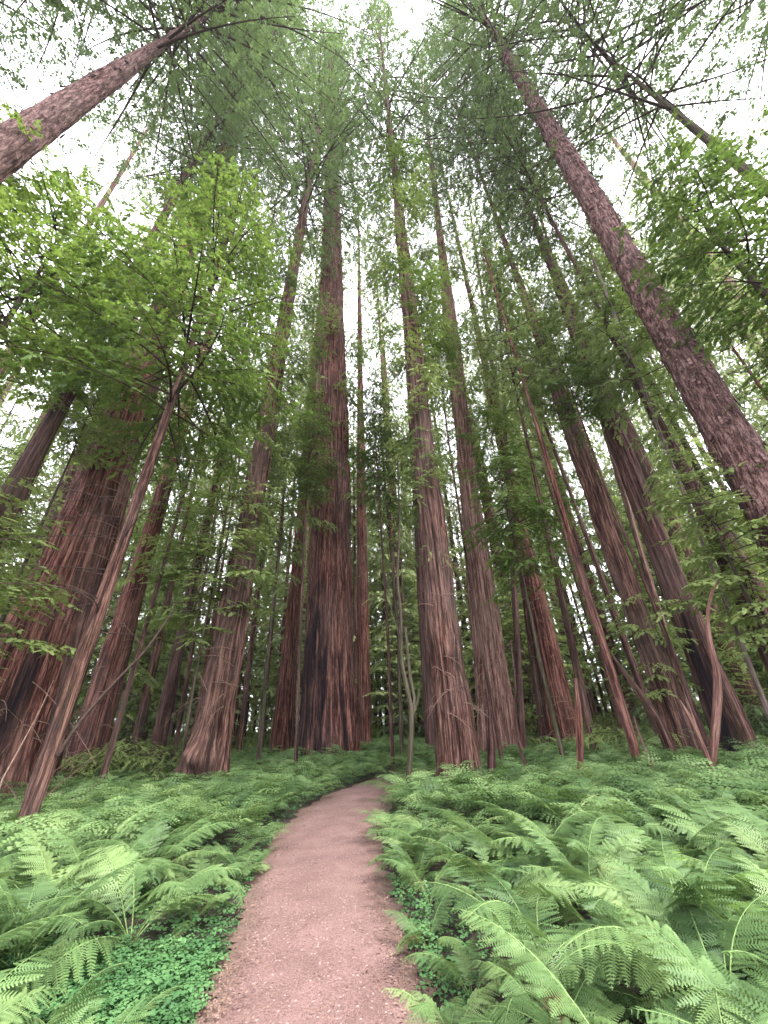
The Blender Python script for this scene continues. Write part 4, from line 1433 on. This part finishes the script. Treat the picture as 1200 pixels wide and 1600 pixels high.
# clover patch and small ground plants, litter
def ground_cover():
    rng = np.random.default_rng(99)
    # three round-notched leaflets on a short stalk
    V, F, T = [], [], []
    for k in range(3):
        a = k * 2.094
        c, s = math.cos(a), math.sin(a)
        def pt(r, t, z):
            return (r * math.cos(a + t), r * math.sin(a + t), z)
        b = len(V)
        V += [pt(0.06, 0, 0), pt(0.75, -0.55, 0.02), pt(1.05, -0.32, -0.10), pt(0.86, 0, 0.0), pt(1.05, 0.32, -0.10), pt(0.75, 0.55, 0.02)]
        F += [[b, b + 1, b + 2, b + 3], [b, b + 3, b + 4, b + 5]]
        T += [0, .1, .2, .1, .2, .1]
    V = np.array(V); F = np.array(F); T = np.array(T)
    c = ground(255, 1555)
    n = 7000
    x = rng.uniform(c[0] - 1.5, c[0] + 1.0, n); y = rng.uniform(c[1] - 1.2, c[1] + 0.45, n)
    k = path_dist(x, y) > 1.04 + rng.uniform(0, 0.12, n)
    x2 = []; y2 = []
    # thin strips along both edges
    for i in range(9, 120):
        for sg in (-1,) if i % 2 else (-1, 1):
            tang = PCd[min(i + 1, 159)] - PCd[i - 1]
            nn = np.array([tang[1], -tang[0]]); nn /= np.linalg.norm(nn)
            m = 12
            q = PCd[i] + sg * nn * (PWd[i] + 0.08 + np.abs(rng.normal(0, 0.30, m)))[:, None] + rng.normal(0, 0.09, (m, 2))
            x2.append(q[:, 0]); y2.append(q[:, 1])
    x = np.r_[x[k], np.concatenate(x2)]; y = np.r_[y[k], np.concatenate(y2)]
    xa, ya = rng.uniform(-5, 6, 16000), rng.uniform(1.5, 7.5, 16000)
    patchy = np.sin(xa * 2.1 + 1) * np.sin(ya * 1.7) + rng.normal(0, 0.35, 16000) > -0.1
    x, y = np.r_[x, xa[patchy]], np.r_[y, ya[patchy]]
    k = path_dist(x, y) > 1.03
    x, y = x[k], y[k]
    n = len(x)
    O = np.c_[x, y, gz(x, y) + rng.uniform(0.04, 0.11, n)]
    a = rng.uniform(0, 6.28, n)
    mb = MB()
    place(mb, V, F, O, np.c_[np.cos(a), np.sin(a), rng.normal(0, 0.2, n)], np.array([0, 0, 1.]) + rng.normal(0, 0.25, (n, 3)), rng.uniform(0.020, 0.046, n), 0, rng.uniform(0, 0.7, n), T)
    tag(link('clover_cover', mb.mesh('clover_cover', [LEAF['clover']])), 'emerald clover-like leaves carpeting the ground by the path', 'ground cover', None, 'stuff')
    # litter: bark bits and dead leaflets on the path edges and sparsely over it
    n = 9000
    i = rng.integers(4, 110, n)
    sg = rng.choice([-1, 1], n)
    tang = unit(np.gradient(PCd, axis=0))[i]
    nn = np.c_[tang[:, 1], -tang[:, 0]]
    edge = rng.uniform(0, 1, n) < 0.82
    w = np.where(edge, PWd[i] + rng.normal(-0.04, 0.11, n), PWd[i] * rng.uniform(0, 1, n))
    q = PCd[i] + sg[:, None] * nn * w[:, None] + tang * rng.uniform(-0.1, 0.1, n)[:, None]
    u = np.abs(w) / PWd[i]
    z = np.maximum(0.012 + 0.035 * np.clip(1 - u ** 2, 0, 1) + 0.012, gz(q[:, 0], q[:, 1]) - 0.015) + 0.004
    LV = np.array([[0, 0, 0], [0.5, 0.22, 0.12], [1, 0, 0.02], [0.5, -0.22, 0.0]])
    LF = np.array([[0, 1, 2, 3]])
    a = rng.uniform(0, 6.28, n)
    mb = MB()
    place(mb, LV, LF, np.c_[q, z], np.c_[np.cos(a), np.sin(a), rng.normal(0, 0.15, n)], np.array([0, 0, 1.]) + rng.normal(0, 0.3, (n, 3)), rng.uniform(0.008, 0.028, n), 0)
    lm = plain_mat('litter', (0.075, 0.036, 0.026), (0.27, 0.175, 0.14), 3)
    tag(link('leaf_litter', mb.mesh('leaf_litter', [lm])), 'brown bark bits and dead leaves scattered along the path edges', 'litter', None, 'stuff')


ground_cover()


# dead branches and twigs at the lower left
def dead_wood():
    rng = np.random.default_rng(12)
    g = ground(20, 1300)
    rt = root('dead_branch', (g[0], g[1], 0), 'tangle of bare pale dead branches on the ground at far left', 'dead branch')
    mb = MB()
    for i in range(34):
        o = np.array([rng.uniform(-1.2, 0.5), rng.uniform(-0.6, 0.9), rng.uniform(0, 0.3)])
        d = unit([rng.normal(0.2, 0.6), rng.normal(0, 0.5), rng.uniform(0.1, 1.0)])
        L = rng.uniform(0.5, 1.5)
        ss = np.linspace(0, 1, 8)
        P = o + L * (ss[:, None] * d + (ss ** 2)[:, None] * rng.normal(0, 0.3, 3))
        tube(mb, P, 0.011 * (1 - 0.8 * ss) + 0.0015, 4, 0)
        for q in range(4):
            k = rng.integers(2, 7)
            tube(mb, P[k] + np.outer(np.linspace(0, 1, 4) * rng.uniform(0.15, 0.5), unit(d + rng.normal(0, 0.8, 3))), 0.003, 3, 0)
    link('branches', mb.mesh('branches', [DRY]), rt)
    P = np.array([atdist(5, 1215, 8.4), atdist(30, 1170, 8.4), atdist(60, 1115, 8.4), atdist(84, 1062, 8.4)])
    mb = MB()
    tt = np.linspace(0, 3, 13)
    Q = np.stack([np.interp(tt, np.arange(4), P[:, k]) for k in range(3)], 1)
    g2 = np.array([P[0][0], P[0][1], 0])
    Q = np.vstack([[0, 0, 0.0] , Q - g2])
    tube(mb, Q, np.linspace(0.012, 0.004, len(Q)), 6, 0)
    tag(link('dead_branch', mb.mesh('dead_branch', [DRY], True), None, g2), 'single pale dead limb slanting up in front of the leaning redwood\'s trunk', 'dead branch')


dead_wood()


# ------------------------------------------------------------------ the soft moist air of the grove
def haze():
    m, n, l = new_mat('haze')
    v = n.new('ShaderNodeVolumePrincipled')
    v.inputs['Color'].default_value = (0.90, 0.93, 0.90, 1)
    v.inputs['Density'].default_value = 0.0004
    v.inputs['Anisotropy'].default_value = 0.2
    o = n.new('ShaderNodeOutputMaterial')
    l.new(v.outputs[0], o.inputs['Volume'])
    mb = MB()
    x0, x1, y0, y1, z0, z1 = -151, 151, -151, 151, -1.6, 112
    V = [(x, y, z) for z in (z0, z1) for y in (y0, y1) for x in (x0, x1)]
    F = [(0, 2, 3, 1), (4, 5, 7, 6), (0, 1, 5, 4), (2, 6, 7, 3), (0, 4, 6, 2), (1, 3, 7, 5)]
    mb.add(V, F, 0)
    tag(link('haze', mb.mesh('haze', [m])), 'thin pale haze filling the air of the grove', 'haze', None, 'stuff')


haze()
